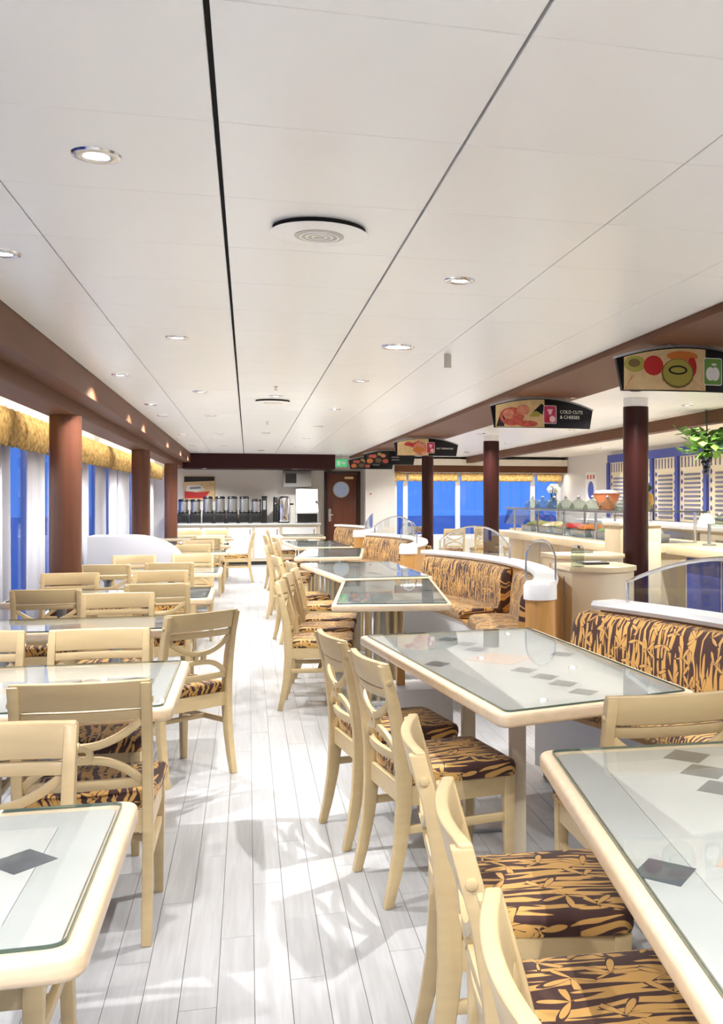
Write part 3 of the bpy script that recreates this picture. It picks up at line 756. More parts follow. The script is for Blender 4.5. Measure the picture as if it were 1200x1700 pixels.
# ---- banquettes
RB, XM = 5.5, 2.30
def arc_pt(yc, s, off=0.0):                     # s: arc length from the middle, off > 0 outwards (away from the aisle)
    a = s / RB; r = RB + off
    return (XM - RB + r * math.cos(a), yc + r * math.sin(a))
def sweep(yc, s0, s1, prof, n=24, uvscale=None, ends=0.0):
    rings = []; uvs = []
    L = [0]
    for k in range(1, len(prof)): L.append(L[-1] + math.hypot(prof[k][0] - prof[k - 1][0], prof[k][1] - prof[k - 1][1]))
    co_ = (sum(p[0] for p in prof) / len(prof), sum(p[1] for p in prof) / len(prof))
    ss = [s0 + (s1 - s0) * i / n for i in range(n + 1)]
    if ends: ss = [s0, s0 + ends * .3, s0 + ends] + [s for s in ss if s0 + ends < s < s1 - ends] + [s1 - ends, s1 - ends * .3, s1]
    for s in ss:
        k = 1.0
        if ends:
            d = min(s - s0, s1 - s)
            k = .80 if d < ends * .1 else (.94 if d < ends * .5 else 1.0)
        rings.append([arc_pt(yc, s, co_[0] + (o - co_[0]) * k) + (co_[1] + (z - co_[1]) * k,) for o, z in prof])
        uvs += [(L[j], s) for j in range(len(prof))]
    return MB().loft(rings, uvs=uvs)
def glass_screen(yc, s0, s1, label, h=.28, off=.06):
    t = thing('glass_screen', label, 'glass screen', arc_pt(yc, (s0 + s1) / 2, off) + (.8935,), 0, 'arched glass screens on the banquette ledges')
    ox, oy = arc_pt(yc, (s0 + s1) / 2, off)
    n = 20; top = []; bot = []
    for i in range(n + 1):
        q = i / n; s = s0 + (s1 - s0) * q
        z = .11 + (h - .11) * (1 - abs(2 * q - 1) ** 2.2)
        top.append((s, z)); bot.append((s, .012))
    vs = []; fs = []
    for d in (-.004, .004):
        for (s, z), (s2, z2) in zip(top, bot):
            a = arc_pt(yc, s, off + d); vs += [(a[0] - ox, a[1] - oy, z), (a[0] - ox, a[1] - oy, z2)]
    m = (n + 1) * 2
    for i in range(n):
        a = i * 2
        fs += [(a, a + 1, a + 3, a + 2), (m + a, m + a + 2, m + a + 3, m + a + 1), (a, a + 2, m + a + 2, m + a), (a + 1, m + a + 1, m + a + 3, a + 3)]
    fs += [(0, m, m + 1, 1), (2 * n, 2 * n + 1, m + 2 * n + 1, m + 2 * n)]
    part('glass_sheet', MB().add(vs, fs), 'screen', t, smooth=False)
    pts = [arc_pt(yc, s0, off) + (.0,)] + [arc_pt(yc, s, off) + (z,) for s, z in top] + [arc_pt(yc, s1, off) + (.0,)]
    part('chrome_frame', MB().tube([(x - ox, y - oy, z) for x, y, z in pts], .010, 8), 'chrome', t)
def hoop_screen(yc, s, label, wd=.2, h=.27):
    # narrow glass hoop standing across the ledge, square to the aisle
    ox, oy = arc_pt(yc, s, .045); a = s / RB
    t = thing('glass_screen', label, 'glass screen', (ox, oy, .903), a, 'arched glass screens on the banquette ledges')
    top = [(wd / 2 * math.cos(PI * i / 16), .13 + (h - .13) * math.sin(PI * i / 16)) for i in range(17)]
    part('glass_sheet', MB().prism_y([(wd / 2, .004)] + top + [(-wd / 2, .004)], -.004, .004), 'screen', t, smooth=False)
    part('chrome_frame', MB().tube([(wd / 2, 0, 0)] + [(x, 0, z) for x, z in top] + [(-wd / 2, 0, 0)], .0065, 8), 'chrome', t)
def banquette(yc, label, posts, pads, screens):
    t = thing('banquette', label, 'banquette', (0, 0, 0), 0, 'curved bamboo pattern banquettes')
    H = 2.2
    part('base', sweep(yc, -H, H, [(-.46, .07), (.03, .07), (.03, .36), (-.46, .36)]), 'whitewall', t)
    part('toe_kick', sweep(yc, -H + .02, H - .02, [(-.42, 0), (.02, 0), (.02, .07), (-.42, .07)]), 'grey', t)
    part('back_panel', sweep(yc, -H, H, [(.0, .36), (.07, 0), (.10, 0), (.10, .847), (.0, .847)]), 'veneer', t)
    part('seat_board', sweep(yc, -H, H, [(-.47, .36), (-.01, .36), (-.01, .385), (-.47, .385)]), 'veneer', t)
    sp = [(-.49, .39), (-.08, .39), (-.08, .455), (-.10, .475), (-.28, .482), (-.44, .475), (-.48, .458), (-.495, .425)]
    for a, b in pads:
        part('seat_cushion', sweep(yc, a, b, sp, ends=.05), 'fabric', t, angle=70)
        bp = [(-.005, .42), (-.10, .42), (-.135, .46), (-.125, .6), (-.118, .72), (-.105, .79), (-.075, .83), (-.035, .838), (-.005, .828)]
        part('back_cushion', sweep(yc, a, b, bp, ends=.06), 'fabric', t, angle=70)
    part('ledge', sweep(yc, -H - .03, H + .03, [(-.03, .848), (.135, .848), (.14, .866), (.13, .893), (-.03, .893), (-.045, .87)]), 'white', t)
    for s in posts:
        x, y = arc_pt(yc, s * (H + .03), .045)
        part('end_post', MB().lathe([(.10, 0), (.10, .78)], 26, (x, y, 0)), 'veneer', t)
        part('post_cap', MB().lathe([(.112, .78), (.112, .872), (.095, .9), (.0001, .902)], 26, (x, y, 0)), 'white', t)
    for a, b, l in screens:
        if b is None: hoop_screen(yc, a, l)
        else: glass_screen(yc, a, b, l)
banquette(3.05, 'nearest curved banquette behind the lower right tables', (-1,), [(-2.1, -.06), (.02, 2.32)],
          [(.15, 2.05, 'arched glass screen with smoky reflections on the nearest banquette'), (-2.05, -.1, 'arched glass screen right of the picture edge')])
banquette(8.65, 'middle curved banquette with tan bamboo fabric and maple end post', (-1,), [(-2.1, -.35), (.05, 2.1)],
          [(.35, 2.0, 'arched glass screen on the middle banquette, left of the dark column'), (-2.2, None, 'narrow glass hoop on the maple end post of the middle banquette')])
banquette(14.35, 'farther curved banquette below the porthole door side', (-1,), [(-2.1, -.2), (.05, 2.1)],
          [(.2, 2.0, 'arched glass screen on the farther banquette'), (-2.2, None, 'narrow glass hoop at the near end of the farther banquette')])
banquette(19.9, 'last banquette far down the right row', (-1,), [(-2.1, 2.1)], [(-1.9, 0, 'small arched glass screen on the last banquette')])

# ---- white rounded partition
pa = MB(); prof = [(-1.78, 0), (-.72, 0)] + [(-1.32 + .60 * math.cos(a), .62 + .40 * math.sin(a)) for a in [PI / 2 * i / 12 for i in range(13)]] + [(-1.78, 1.02)]
po = part('low_partition', pa.prism_y(prof, 12.35, 12.85), 'partition', bevel=.012)
tag(po, 'white partition with a rounded top corner by the windows', 'partition')

# ================================================================== FAR END: coffee counter, door
cc = thing('coffee_counter', 'long pale counter under the coffee dispensers at the far wall', 'counter', (0, 0, 0))
part('carcass', MB().box(-1.6, 1.56, 22.72, 23.38, .08, .87), 'cabinet', cc, smooth=False)
part('toe_kick', MB().box(-1.58, 1.54, 22.76, 23.36, 0, .08), 'shadowgap', cc, smooth=False)
part('worktop', MB().box(-1.62, 1.58, 22.66, 23.39, .87, .91), 'band', cc, bevel=.006)
for x0, x1 in ((-1.5, -1.0), (-.95, -.45), (-.40, .1), (.15, .68), (.74, 1.48)):
    d = part('cabinet_door', MB().box(x0, x1, 22.70, 22.719, .14, .82), 'white', cc, bevel=.004)
    part('handle', MB().box(x1 - .06, x1 - .04, 22.685, 22.699, .66, .78), 'steel', d)
ORD = ['first', 'second', 'third', 'fourth', 'fifth', 'sixth', 'seventh']
for i in range(7):
    x = -1.36 + i * .258; h = .06 if 1 < i < 6 else .0
    t = thing('coffee_dispenser', '%s coffee dispenser from the left, black base with steel tank' % ORD[i], 'coffee dispenser', (x, 22.98, .91), 0, 'row of coffee dispensers')
    part('base', MB().box(-.11, .11, -.14, .12, 0, .22).box(-.11, .11, .0, .12, .22, .30), 'black', t, bevel=.012)
    part('tank', MB().lathe([(.098, .24), (.10, .26), (.10, .46 + h), (.097, .48 + h)], 20, (0, -.01, 0)), 'steel', t)
    part('lid', MB().lathe([(.104, .48 + h), (.104, .51 + h), (.09, .53 + h), (.03, .535 + h)], 20, (0, -.01, 0)), 'black', t)
    tp = part('tap', MB().box(-.02, .02, -.155, -.105, .235, .275), 'black', t, bevel=.004)
    part('tap_lever', MB().box(-.008, .008, -.165, -.155, .255, .315), 'steel', tp)
    part('drip_tray', MB().box(-.09, .09, -.17, -.141, .0, .02), 'steel', t)
t = thing('cup_tower', 'tall narrow black cup dispenser on the far counter', 'cup dispenser', (.36, 22.98, .91))
part('body', MB().box(-.055, .055, -.07, .07, 0, .55), 'black', t, bevel=.01); part('window_strip', MB().box(-.03, .03, -.073, -.0705, .30, .5), 'grey', t); part('cap', MB().box(-.06, .06, -.075, .075, .55, .60), 'black', t, bevel=.008)
t = thing('hot_water_urn', 'tall chrome urn right of the black cup dispenser', 'urn', (.79, 22.98, .91))
part('tank', MB().lathe([(.13, .03), (.135, .06), (.135, .52), (.12, .56)], 24), 'chrome', t)
part('lid', MB().lathe([(.125, .56), (.10, .59), (.03, .60), (.03, .62)], 24), 'chrome', t)
part('foot', MB().lathe([(.12, 0), (.12, .03)], 24), 'black', t)
part('tap', MB().box(-.02, .02, -.19, -.13, .10, .14), 'black', t, bevel=.004)
for s in (-1, 1): part('handle', MB().box(s * .17 - .035, s * .17 + .035, -.015, .015, .40, .44), 'black', t, bevel=.006)
t = thing('steel_pillar_dispenser', 'slim steel column dispenser beside the chrome urn', 'dispenser', (.60, 23.0, .91))
part('body', MB().lathe([(.05, 0), (.05, .56), (.04, .58)], 16), 'black', t); part('nozzle', MB().box(-.015, .015, -.09, -.045, .42, .45), 'chrome', t); part('tray', MB().box(-.05, .05, -.10, -.051, 0, .02), 'steel', t)
t = thing('ice_machine', 'white angled machine with black front beside the porthole door', 'machine', (1.29, 23.0, .91))
part('body', MB().prism_x([(-.26, .22), (-.26, .27), (-.05, .42), (-.05, .76), (.30, .76), (.30, .02), (-.10, .02), (-.10, .2)], -.24, .24), 'white', t, bevel=.01)
part('front_bay', MB().box(-.22, .22, -.16, -.101, .02, .2), 'black', t, bevel=.004)
part('button', MB().box(.19, .22, -.075, -.051, .45, .49), 'black', t)
t = thing('steel_hood', 'grey steel wall cabinet above the white machine', 'hood', (1.08, 23.22, 1.72))
part('housing', MB().box(-.31, .31, -.15, .17, 0, .37), 'steel', t, bevel=.005); part('vent_slot', MB().box(-.26, -.02, -.156, -.151, .08, .30), 'shadowgap', t)
t = thing('wall_picture', 'framed photo of a red boat in a harbour above the coffee dispensers', 'picture', (-1.04, 23.385, 1.42))
pc = MB(); pc.box(-.33, .33, -.02, 0, 0, .53)
part('frame', pc, 'cheese', t, bevel=.004)
pr_ = MB()
def quad(mb, mi, pts, y):
    mb.cur = mi; mb.add([(x, y, z) for x, z in pts], [tuple(range(len(pts)))])
quad(pr_, 0, [(-.32, .01), (.32, .01), (.32, .52), (-.32, .52)], -.0212)
quad(pr_, 1, [(-.32, .40), (.32, .43), (.32, .52), (-.32, .52)], -.0216)
quad(pr_, 2, [(-.31, .04), (.10, .04), (.24, .20), (-.05, .17), (-.31, .20)], -.0218)
quad(pr_, 3, [(-.28, .20), (-.05, .19), (.12, .24), (-.0, .34), (-.26, .33)], -.022)
quad(pr_, 4, [(-.2, .24), (.05, .26), (.02, .30), (-.2, .29)], -.0224)
part('boat_print', pr_, ['cheese', 'black', 'red', 'printwhite', 'grey'], t, smooth=False)

d1 = bpy.data.objects.new('door_1', None); C.objects.link(d1); tag(d1, 'dark walnut door with a round porthole at the far end', None, None, 'structure')
part('door_frame', MB().box(1.70, 1.76, 23.30, 23.399, 0, 2.08).box(2.44, 2.52, 23.30, 23.399, 0, 2.08).box(1.76, 2.44, 23.30, 23.399, 2.02, 2.08), 'doorframe', d1, bevel=.004)
dl = part('door_leaf', MB().box(1.762, 2.438, 23.33, 23.375, .01, 2.018), 'door', d1, bevel=.003)
part('porthole_ring', MB().prism_y(circle(2.08, 1.66, .185, 28), 23.315, 23.3295), 'steel', dl)
part('porthole_glass', MB().prism_y(circle(2.08, 1.66, .16, 28), 23.309, 23.3148), 'palepane' if 'palepane' in M else 'white', dl)
part('lock_plate', MB().box(1.79, 1.85, 23.318, 23.3295, .93, 1.22), 'steel', dl, bevel=.003)
part('door_handle', MB().box(1.80, 1.90, 23.285, 23.300, 1.07, 1.095).box(1.81, 1.825, 23.30, 23.318, 1.07, 1.095), 'chrome', dl)
part('name_plate', MB().box(2.16, 2.36, 23.322, 23.3295, 1.905, 1.955), 'cheese', dl)
t = thing('wall_switch', 'small round red call point on the white pier', 'call point', (2.72, 22.999, 1.56))
part('plate', MB().prism_y(circle(0, 0, .04, 16), -.012, -.0005), 'white', t); part('button', MB().prism_y(circle(0, 0, .022, 12), -.02, -.0122), 'red', t)
t = thing('exit_sign', 'green exit sign hanging above the porthole door', 'sign', (1.98, 22.2, 2.15))
part('panel', MB().box(-.12, .12, -.012, .012, 0, .16), 'exit', t, bevel=.003); part('pictogram', MB().box(-.09, -.02, -.0135, -.0125, .03, .13).prism_y([(.0, .08), (.05, .12), (.05, .10), (.1, .10), (.1, .06), (.05, .06), (.05, .04)], -.0135, -.0125), 'printwhite', t)
part('hanger', MB().lathe([(.006, .16), (.006, .27)], 8), 'steel', t)

# ================================================================== FOOD SIGNS under the beam
def sign(y, label, kind):
    X0, Z0 = 2.63, 2.10
    t = thing('hanging_sign', label, 'sign', (X0, y, Z0), 0, 'food signs under the beam')
    bul = lambda x, z=0: -.07 * (1 - (x / .49) ** 2)
    def topz(x): return .265 - .07 * ((x + .04) / .45) ** 2
    n = 24
    out = [(-.455 + .915 * i / n, 0.0) for i in range(n + 1)]
    up = [(.49 - .98 * i / n, topz(.49 - .98 * i / n)) for i in range(n + 1)]
    part('sign_body', MB().prism_y(out + up, 0, .03, bul), 'sign', t)
    part('top_trim', MB().ribbon_y([(x, z + .006) for x, z in up], .014, -.012, .045, bul), 'steel', t)
    for sx_ in (-.16, .28):
        part('spot_lamp', MB().lathe([(.035, .0), (.045, -.015), (.045, -.03), (.02, -.035)], 14, (sx_, -.06, .312)), 'chrome', t)
        part('hanger', MB().lathe([(.006, .20), (.006, .277)], 8, (sx_ - .06, .015, 0)), 'steel', t)
    pm = MB(); mats = ['cheese', 'red', 'kiwi', 'kiwiskin', 'salmon', 'ham', 'pinktile', 'printwhite', 'orange', 'black', 'green', 'pink', 'palepink']
    ix = {k: i for i, k in enumerate(mats)}
    def blob(k, pts, d):
        pm.cur = ix[k]; c = (sum(p[0] for p in pts) / len(pts), sum(p[1] for p in pts) / len(pts))
        v = [(c[0], bul(c[0]) - d, c[1])] + [(x, bul(x) - d, z) for x, z in pts]
        pm.add(v, [(0, j + 1, (j + 1) % len(pts) + 1) for j in range(len(pts))])
    def grid(k, x0, x1, d):
        pm.cur = ix[k]; m = 14
        for j in range(m):
            a, b = x0 + (x1 - x0) * j / m, x0 + (x1 - x0) * (j + 1) / m
            def lo(x): return .004
            def hi(x): return topz(x) - .008
            pm.add([(a, bul(a) - d, lo(a)), (b, bul(b) - d, lo(b)), (b, bul(b) - d, hi(b)), (a, bul(a) - d, hi(a))], [(0, 1, 2, 3)])
    E_ = lambda x, z, r, rz, a=0: circle(x, z, r, 16, rz, a)
    if kind == 'fruit':
        grid('cheese', -.445, .06, .001); blob('salmon', [(-.44, .01), (.05, .01), (-.03, .07), (-.2, .10), (-.4, .09)], .0016)
        blob('kiwi', E_(-.38, .16, .065, .05), .002); blob('kiwiskin', E_(-.385, .165, .035, .025), .0024)
        blob('red', E_(-.27, .15, .06, .06), .0026); blob('red', E_(-.03, .145, .03, .06), .0026); blob('orange', E_(-.09, .21, .10, .03), .002)
        blob('kiwiskin', E_(-.12, .105, .103, .09), .003); blob('kiwi', E_(-.12, .11, .094, .082), .0034); blob('black', E_(-.12, .125, .06, .028), .0037); blob('kiwi', E_(-.12, .125, .047, .018), .004)
    elif kind == 'cold':
        grid('cheese', -.445, .0, .001); blob('black', [(-.44, .01), (-.37, .01), (-.36, .1), (-.40, .14)], .0015)
        blob('ham', E_(-.30, .10, .11, .085), .002); blob('salmon', E_(-.33, .12, .05, .045), .0024); blob('ham', E_(-.16, .035, .1, .028), .0026); blob('salmon', E_(-.2, .16, .06, .05), .0022)
        blob('kiwi', [(-.14, .10), (-.05, .10), (-.02, .16), (-.09, .17)], .0024); blob('black', [(-.1, .15), (-.02, .12), (.0, .20), (-.03, .22)], .0026)
    elif kind == 'hot':
        grid('cheese', -.445, .02, .001); blob('ham', [(-.36, .17), (-.22, .12), (-.12, .14), (-.12, .23), (-.3, .21)], .002); blob('salmon', E_(-.1, .11, .1, .1), .0022); blob('orange', E_(-.13, .09, .09, .04), .0026); blob('red', E_(-.27, .165, .07, .02), .0026)
    else:
        grid('black', -.445, -.02, .001)
        for q, (x, z, r) in enumerate(((-.38, .07, .06), (-.3, .16, .05), (-.22, .08, .06), (-.13, .17, .05), (-.09, .07, .055), (-.36, .16, .04), (-.2, .2, .04))):
            blob(('orange', 'ham', 'kiwiskin', 'salmon', 'ham', 'ham', 'kiwi')[q], E_(x, z, r, r * .75), .002 + q * .0003)
    ic = {'fruit': 'green', 'cold': 'pink', 'hot': 'pink'}.get(kind)
    if ic:
        ox = .045 if kind == 'fruit' else -.01
        blob('printwhite', round_poly([(ox, .038), (ox + .125, .038), (ox + .125, .205), (ox, .205)], .015, 3), .006)
        blob(ic, round_poly([(ox + .005, .043), (ox + .12, .043), (ox + .12, .20), (ox + .005, .20)], .012, 3), .0065)
        if kind == 'fruit':
            blob('printwhite', E_(ox + .045, .108, .03, .042), .007); blob('printwhite', E_(ox + .078, .108, .03, .042), .0071); blob('printwhite', E_(ox + .07, .165, .018, .008, .6), .0071)
        else:
            blob('palepink', [(ox + .035, .17), (ox + .09, .17), (ox + .07, .12), (ox + .055, .12)], .007); blob('palepink', E_(ox + .085, .08, .028, .03), .0071); blob('red', E_(ox + .035, .08, .02, .025), .007)
    part('photo_print', pm, mats, t, smooth=False)
    txt = {'fruit': ('FRUIT', .062, .235, .105), 'cold': ('COLD CUTS\n& CHEESES', .042, .15, .135), 'hot': ('HOT BREAKFAST', .036, .14, .10)}.get(kind)
    if txt:
        me = text_mesh(txt[0], txt[1]); o = link('lettering', me, 'printwhite', t)
        for v in me.vertices:
            x, z = v.co.x + txt[2], v.co.y + txt[3]; v.co = (x, bul(x) - .003 - v.co.z, z)
    else:
        b = MB()
        for r_ in range(2):
            for q in range(6):
                x = .03 + q * .025
                b.box(x, x + .016, bul(x) - .004, bul(x) - .001, .08 + r_ * .05, .105 + r_ * .05)
        part('lettering', b, 'grey', t, smooth=False)
sign(5.68, 'curved black food sign with kiwi photo and green apple icon, cut by the right edge', 'fruit')
sign(8.9, 'curved black sign reading cold cuts and cheeses with pink icon', 'cold')
sign(15.1, 'smaller looking curved sign with sandwich photo before the far column', 'hot')
sign(19.2, 'far curved food sign with two short lines of lettering', 'far')
sign(22.15, 'farthest curved food sign with dark food photo above the porthole door', 'far2')

# ================================================================== BUFFET
bf = thing('buffet_island', 'long cream buffet counter with an overhanging edge behind the middle banquette', 'buffet', (0, 0, 0))
part('body', MB().box(4.5, 5.6, 11.3, 17.3, .1, .82), 'cabinet', bf, smooth=False)
part('toe_kick', MB().box(4.55, 5.55, 11.35, 17.25, 0, .1), 'shadowgap', bf, smooth=False)
part('worktop', MB().box(4.22, 5.7, 11.2, 17.4, .80, .90), 'counter', bf, bevel=.012)
part('cold_well', MB().box(4.5, 5.4, 11.5, 17.1, .9005, .906), 'steel', bf, smooth=False)
for k in range(6):
    y = 11.4 + k * .98
    part('front_panel', MB().box(4.48, 4.499, y, y + .94, .16, .78), 'counter', bf, bevel=.004)
sg = thing('sneeze_guard', 'glass sneeze guard on steel posts over the long buffet', 'sneeze guard', (0, 0, 0))
for y in (11.45, 12.85, 14.25, 15.65, 17.1):
    part('post', MB().lathe([(.02, .9065), (.02, 1.29)], 10, (4.55, y, 0)), 'chrome', sg)
    part('post', MB().lathe([(.02, .9065), (.02, 1.29)], 10, (5.35, y, 0)), 'chrome', sg)
part('shelf_rail', MB().box(4.40, 4.44, 11.3, 17.2, 1.272, 1.30), 'steel', sg); part('shelf_rail', MB().box(5.44, 5.48, 11.3, 17.2, 1.272, 1.30), 'steel', sg)
part('shelf_glass', MB().box(4.44, 5.44, 11.3, 17.2, 1.29, 1.30), 'screen', sg, smooth=False)
for k in range(4):
    y = 11.35 + k * 1.46
    part('front_glass', MB().loft([[(4.36, y, 1.02), (4.366, y, 1.02), (4.436, y, 1.27), (4.43, y, 1.27)], [(4.36, y + 1.42, 1.02), (4.366, y + 1.42, 1.02), (4.436, y + 1.42, 1.27), (4.43, y + 1.42, 1.27)]]), 'screen', sg, smooth=False)
# upturned glass bowls on the shelf
bw = MB().lathe([(.135, 0), (.13, .04), (.10, .10), (.05, .135), (.03, .14), (.03, .16), (.001, .162)], 16).mesh('bowl'); bw.materials.append(M['greenbowl'])
kn = MB().lathe([(.02, .162), (.026, .18), (.015, .195)], 10).mesh('knob'); kn.materials.append(M['steel'])
for k in range(9):
    t = thing('glass_dome', '%s upturned glass bowl along the buffet shelf, counted from the near end' % (ORD + ['eighth', 'ninth'])[k], 'glass bowl', (4.72, 11.6 + k * .62, 1.30), 0, 'glass bowls on the buffet shelf')
    for nm, me in (('bowl', bw), ('knob', kn)):
        p = bpy.data.objects.new(nm, me); C.objects.link(p); p.parent = t
foods = [('printwhite', 'rice'), ('green', 'salad'), ('orange', 'carrots'), ('red', 'tomatoes'), ('cheese', 'cheese'), ('kiwi', 'pasta')]
for k, (m, nm) in enumerate(foods):
    t = thing('food_pan', 'steel buffet pan of %s behind the sneeze guard' % nm, 'food pan', (4.85, 11.95 + k * .92, .9062), 0, 'buffet food pans')
    part('pan', MB().loft([[(-.24, -.30, 0), (.24, -.30, 0), (.24, .30, 0), (-.24, .30, 0)], [(-.26, -.32, .10), (.26, -.32, .10), (.26, .32, .10), (-.26, .32, .10)]]), 'steel', t, bevel=.01)
    fm = MB(); rings = []
    for q, (r, z) in enumerate(((1, .101), (.8, .135), (.4, .155), (.1, .16))):
        rings.append([(x * r, y * r, z + random.uniform(0, .018)) for x, y in circle(0, 0, .24, 14, .30)])
    part('food', fm.loft(rings), m, t)
t = thing('fruit_basket', 'round terracotta basket on the buffet shelf below the wall poster', 'basket', (5.2, 14.2, 1.301))
part('basket', MB().lathe([(.12, 0), (.20, .22), (.22, .23), (.19, .21)], 18), 'terracotta', t); part('napkin', MB().lathe([(.19, .2), (.16, .27), (.05, .28)], 9), 'white', t, smooth=False)
t = thing('flower_vase', 'glass vase of white flowers standing among the buffet bowls', 'flowers', (4.95, 16.1, 1.301))
part('vase', MB().lathe([(.05, 0), (.07, .08), (.05, .18), (.06, .2)], 14), 'greenbowl', t)
for k in range(9):
    a = k * 2.4; r = .05 + .02 * (k % 4)
    f_ = part('flower', MB().lathe([(.012, 0), (.055, .03), (.04, .06), (.01, .065)], 8, (r * math.cos(a), r * math.sin(a), .24 + .03 * (k % 4))), 'flower', t)
    part('stem', MB().tube([(0, 0, .1), (r * math.cos(a), r * math.sin(a), .25 + .03 * (k % 4))], .005, 5), 'darkleaf', f_)
def foliage(t, n, rad, h, m, seed, name='leaf', cz=0, elev=(.1, 1.2), spread=None, wide=.22):
    rr = random.Random(seed)
    for k in range(n):
        a = rr.uniform(0, 2 * PI); e = rr.uniform(*elev); L = rr.uniform(.6, 1.0) * rad
        d = Vector((math.cos(a) * math.cos(e), math.sin(a) * math.cos(e), math.sin(e))); s_ = Vector((-math.sin(a), math.cos(a), 0)) * L * wide
        sp_ = spread or (.3 * rad, 0); b = Vector((rr.uniform(-1, 1) * sp_[0], rr.uniform(-1, 1) * sp_[0], cz + rr.uniform(-1, 1) * sp_[1])); mid = b + d * L * .5 + Vector((0, 0, h * .15)); tip = b + d * L
        u = Vector((0, 0, .004))
        part(name, MB().add([b, mid + s_, tip, mid - s_, b + u, mid + s_ + u, tip + u, mid - s_ + u], [(0, 1, 2, 3), (7, 6, 5, 4), (0, 4, 5, 1), (1, 5, 6, 2), (2, 6, 7, 3), (3, 7, 4, 0)]), m, t, smooth=False)
t = thing('pineapple_basket', 'golden basket with dark green leaves on the buffet beside the thick column', 'basket', (5.0, 12.3, 1.301))
part('basket', MB().lathe([(.10, 0), (.15, .08), (.14, .2), (.09, .24)], 16), 'pineapple', t)
foliage(t, 14, .24, .1, 'darkleaf', 3, cz=.22)
# near end of the buffet: tower, cabinets, serving counter
t = thing('service_tower', 'cream end cabinet beside the thick dark column', 'cabinet', (4.17, 10.5, 0))
part('body', MB().box(-.24, .24, -.2, .3, .08, 1.15), 'counter', t, bevel=.008); part('top', MB().box(-.26, .26, -.22, .32, 1.15, 1.19), 'cabinet', t, bevel=.006); part('toe_kick', MB().box(-.22, .22, -.18, .28, 0, .08), 'shadowgap', t)
part('door', MB().box(-.2, .2, -.214, -.2005, .16, .98), 'cabinet', t, bevel=.003)
def waste(x, y, w_, d_, label, items):
    t = thing('service_cabinet', label, 'cabinet', (x, y, 0), 0, 'service cabinets behind the banquettes')
    pl = [(-w_, d_), (-w_, -d_ * .4)] + [(-w_ + w_ * 2 * q / 10, -d_ * .4 - d_ * .6 * math.sin(PI * q / 10)) for q in range(1, 10)] + [(w_, -d_ * .4), (w_, d_)]
    part('body', MB().prism(pl, .06, .90), 'cabinet', t); part('worktop', MB().prism(offset_poly(pl, -.02), .90, .94), 'counter', t, bevel=.006); part('toe_kick', MB().prism(offset_poly(pl, .02), 0, .06), 'shadowgap', t)
    part('hinge_line', MB().box(-w_ - .004, -w_ + .0, d_ * .2, d_ * .2 + .02, .2, .85), 'steel', t)
    for k, (ix_, iy, m) in enumerate(items):
        part('tray_slot', MB().box(ix_ - .10, ix_ + .10, iy - .04, iy + .04, .9405, .955), m, t, bevel=.004)
waste(2.62, 7.35, .25, .30, 'rounded pale service cabinet right of the maple end post', [(.0, .05, 'shadowgap'), (-.0, .2, 'steel')])
waste(3.05, 8.9, .32, .32, 'second rounded service cabinet behind the first one', [(.0, .1, 'steel')])
t = thing('glass_jar', 'tall clear cylinder jar standing behind the middle banquette end', 'glass jar', (2.40, 7.18, .941))
part('jar', MB().lathe([(.05, 0), (.05, .12), (.045, .14)], 16), 'greenbowl', t); part('lid', MB().lathe([(.047, .14), (.03, .16)], 16), 'chrome', t)
sc = thing('serving_counter', 'cream front serving counter with steel wells at the right edge', 'counter', (0, 0, 0))
part('body', MB().box(5.0, 5.9, 8.2, 10.95, .1, .80), 'cabinet', sc, smooth=False); part('worktop', MB().box(4.78, 6.0, 8.1, 11.05, .80, .90), 'counter', sc, bevel=.015); part('toe_kick', MB().box(5.05, 5.85, 8.25, 10.9, 0, .1), 'shadowgap', sc, smooth=False)
for k in range(3): part('blue_panel', MB().box(4.985, 4.9995, 8.25 + k * .9, 9.1 + k * .9, .16, .76), 'blue', sc, bevel=.003)
hl = thing('heat_lamp', 'chrome heat lamp post with a white shade on the serving counter', 'heat lamp', (5.25, 10.85, .901))
part('post', MB().lathe([(.02, .02), (.02, .30)], 10), 'steel', hl); part('base', MB().lathe([(.08, 0), (.08, .02)], 16), 'steel', hl); part('shade', MB().lathe([(.10, .26), (.095, .30), (.06, .36), (.02, .38)], 18, (-.06, -.05, 0)), 'white', hl)
bc = thing('back_counter', 'white topped back counter with drawers below the blue wall panels', 'counter', (0, 0, 0))
part('body', MB().box(6.25, 6.98, 8.0, 18.5, .1, 1.0), 'counter', bc, smooth=False); part('worktop', MB().box(6.16, 7.0, 7.9, 18.6, 1.0, 1.06), 'white', bc, bevel=.008); part('toe_kick', MB().box(6.3, 6.95, 8.05, 18.45, 0, .1), 'shadowgap', bc, smooth=False)
for k in range(8):
    y = 8.1 + k * 1.28
    d_ = part('drawer_front', MB().box(6.23, 6.2495, y, y + 1.22, .55, .96), 'cabinet' if k % 2 else 'steel', bc, bevel=.004)
    part('handle', MB().box(6.215, 6.229, y + .5, y + .72, .86, .88), 'steel', d_)
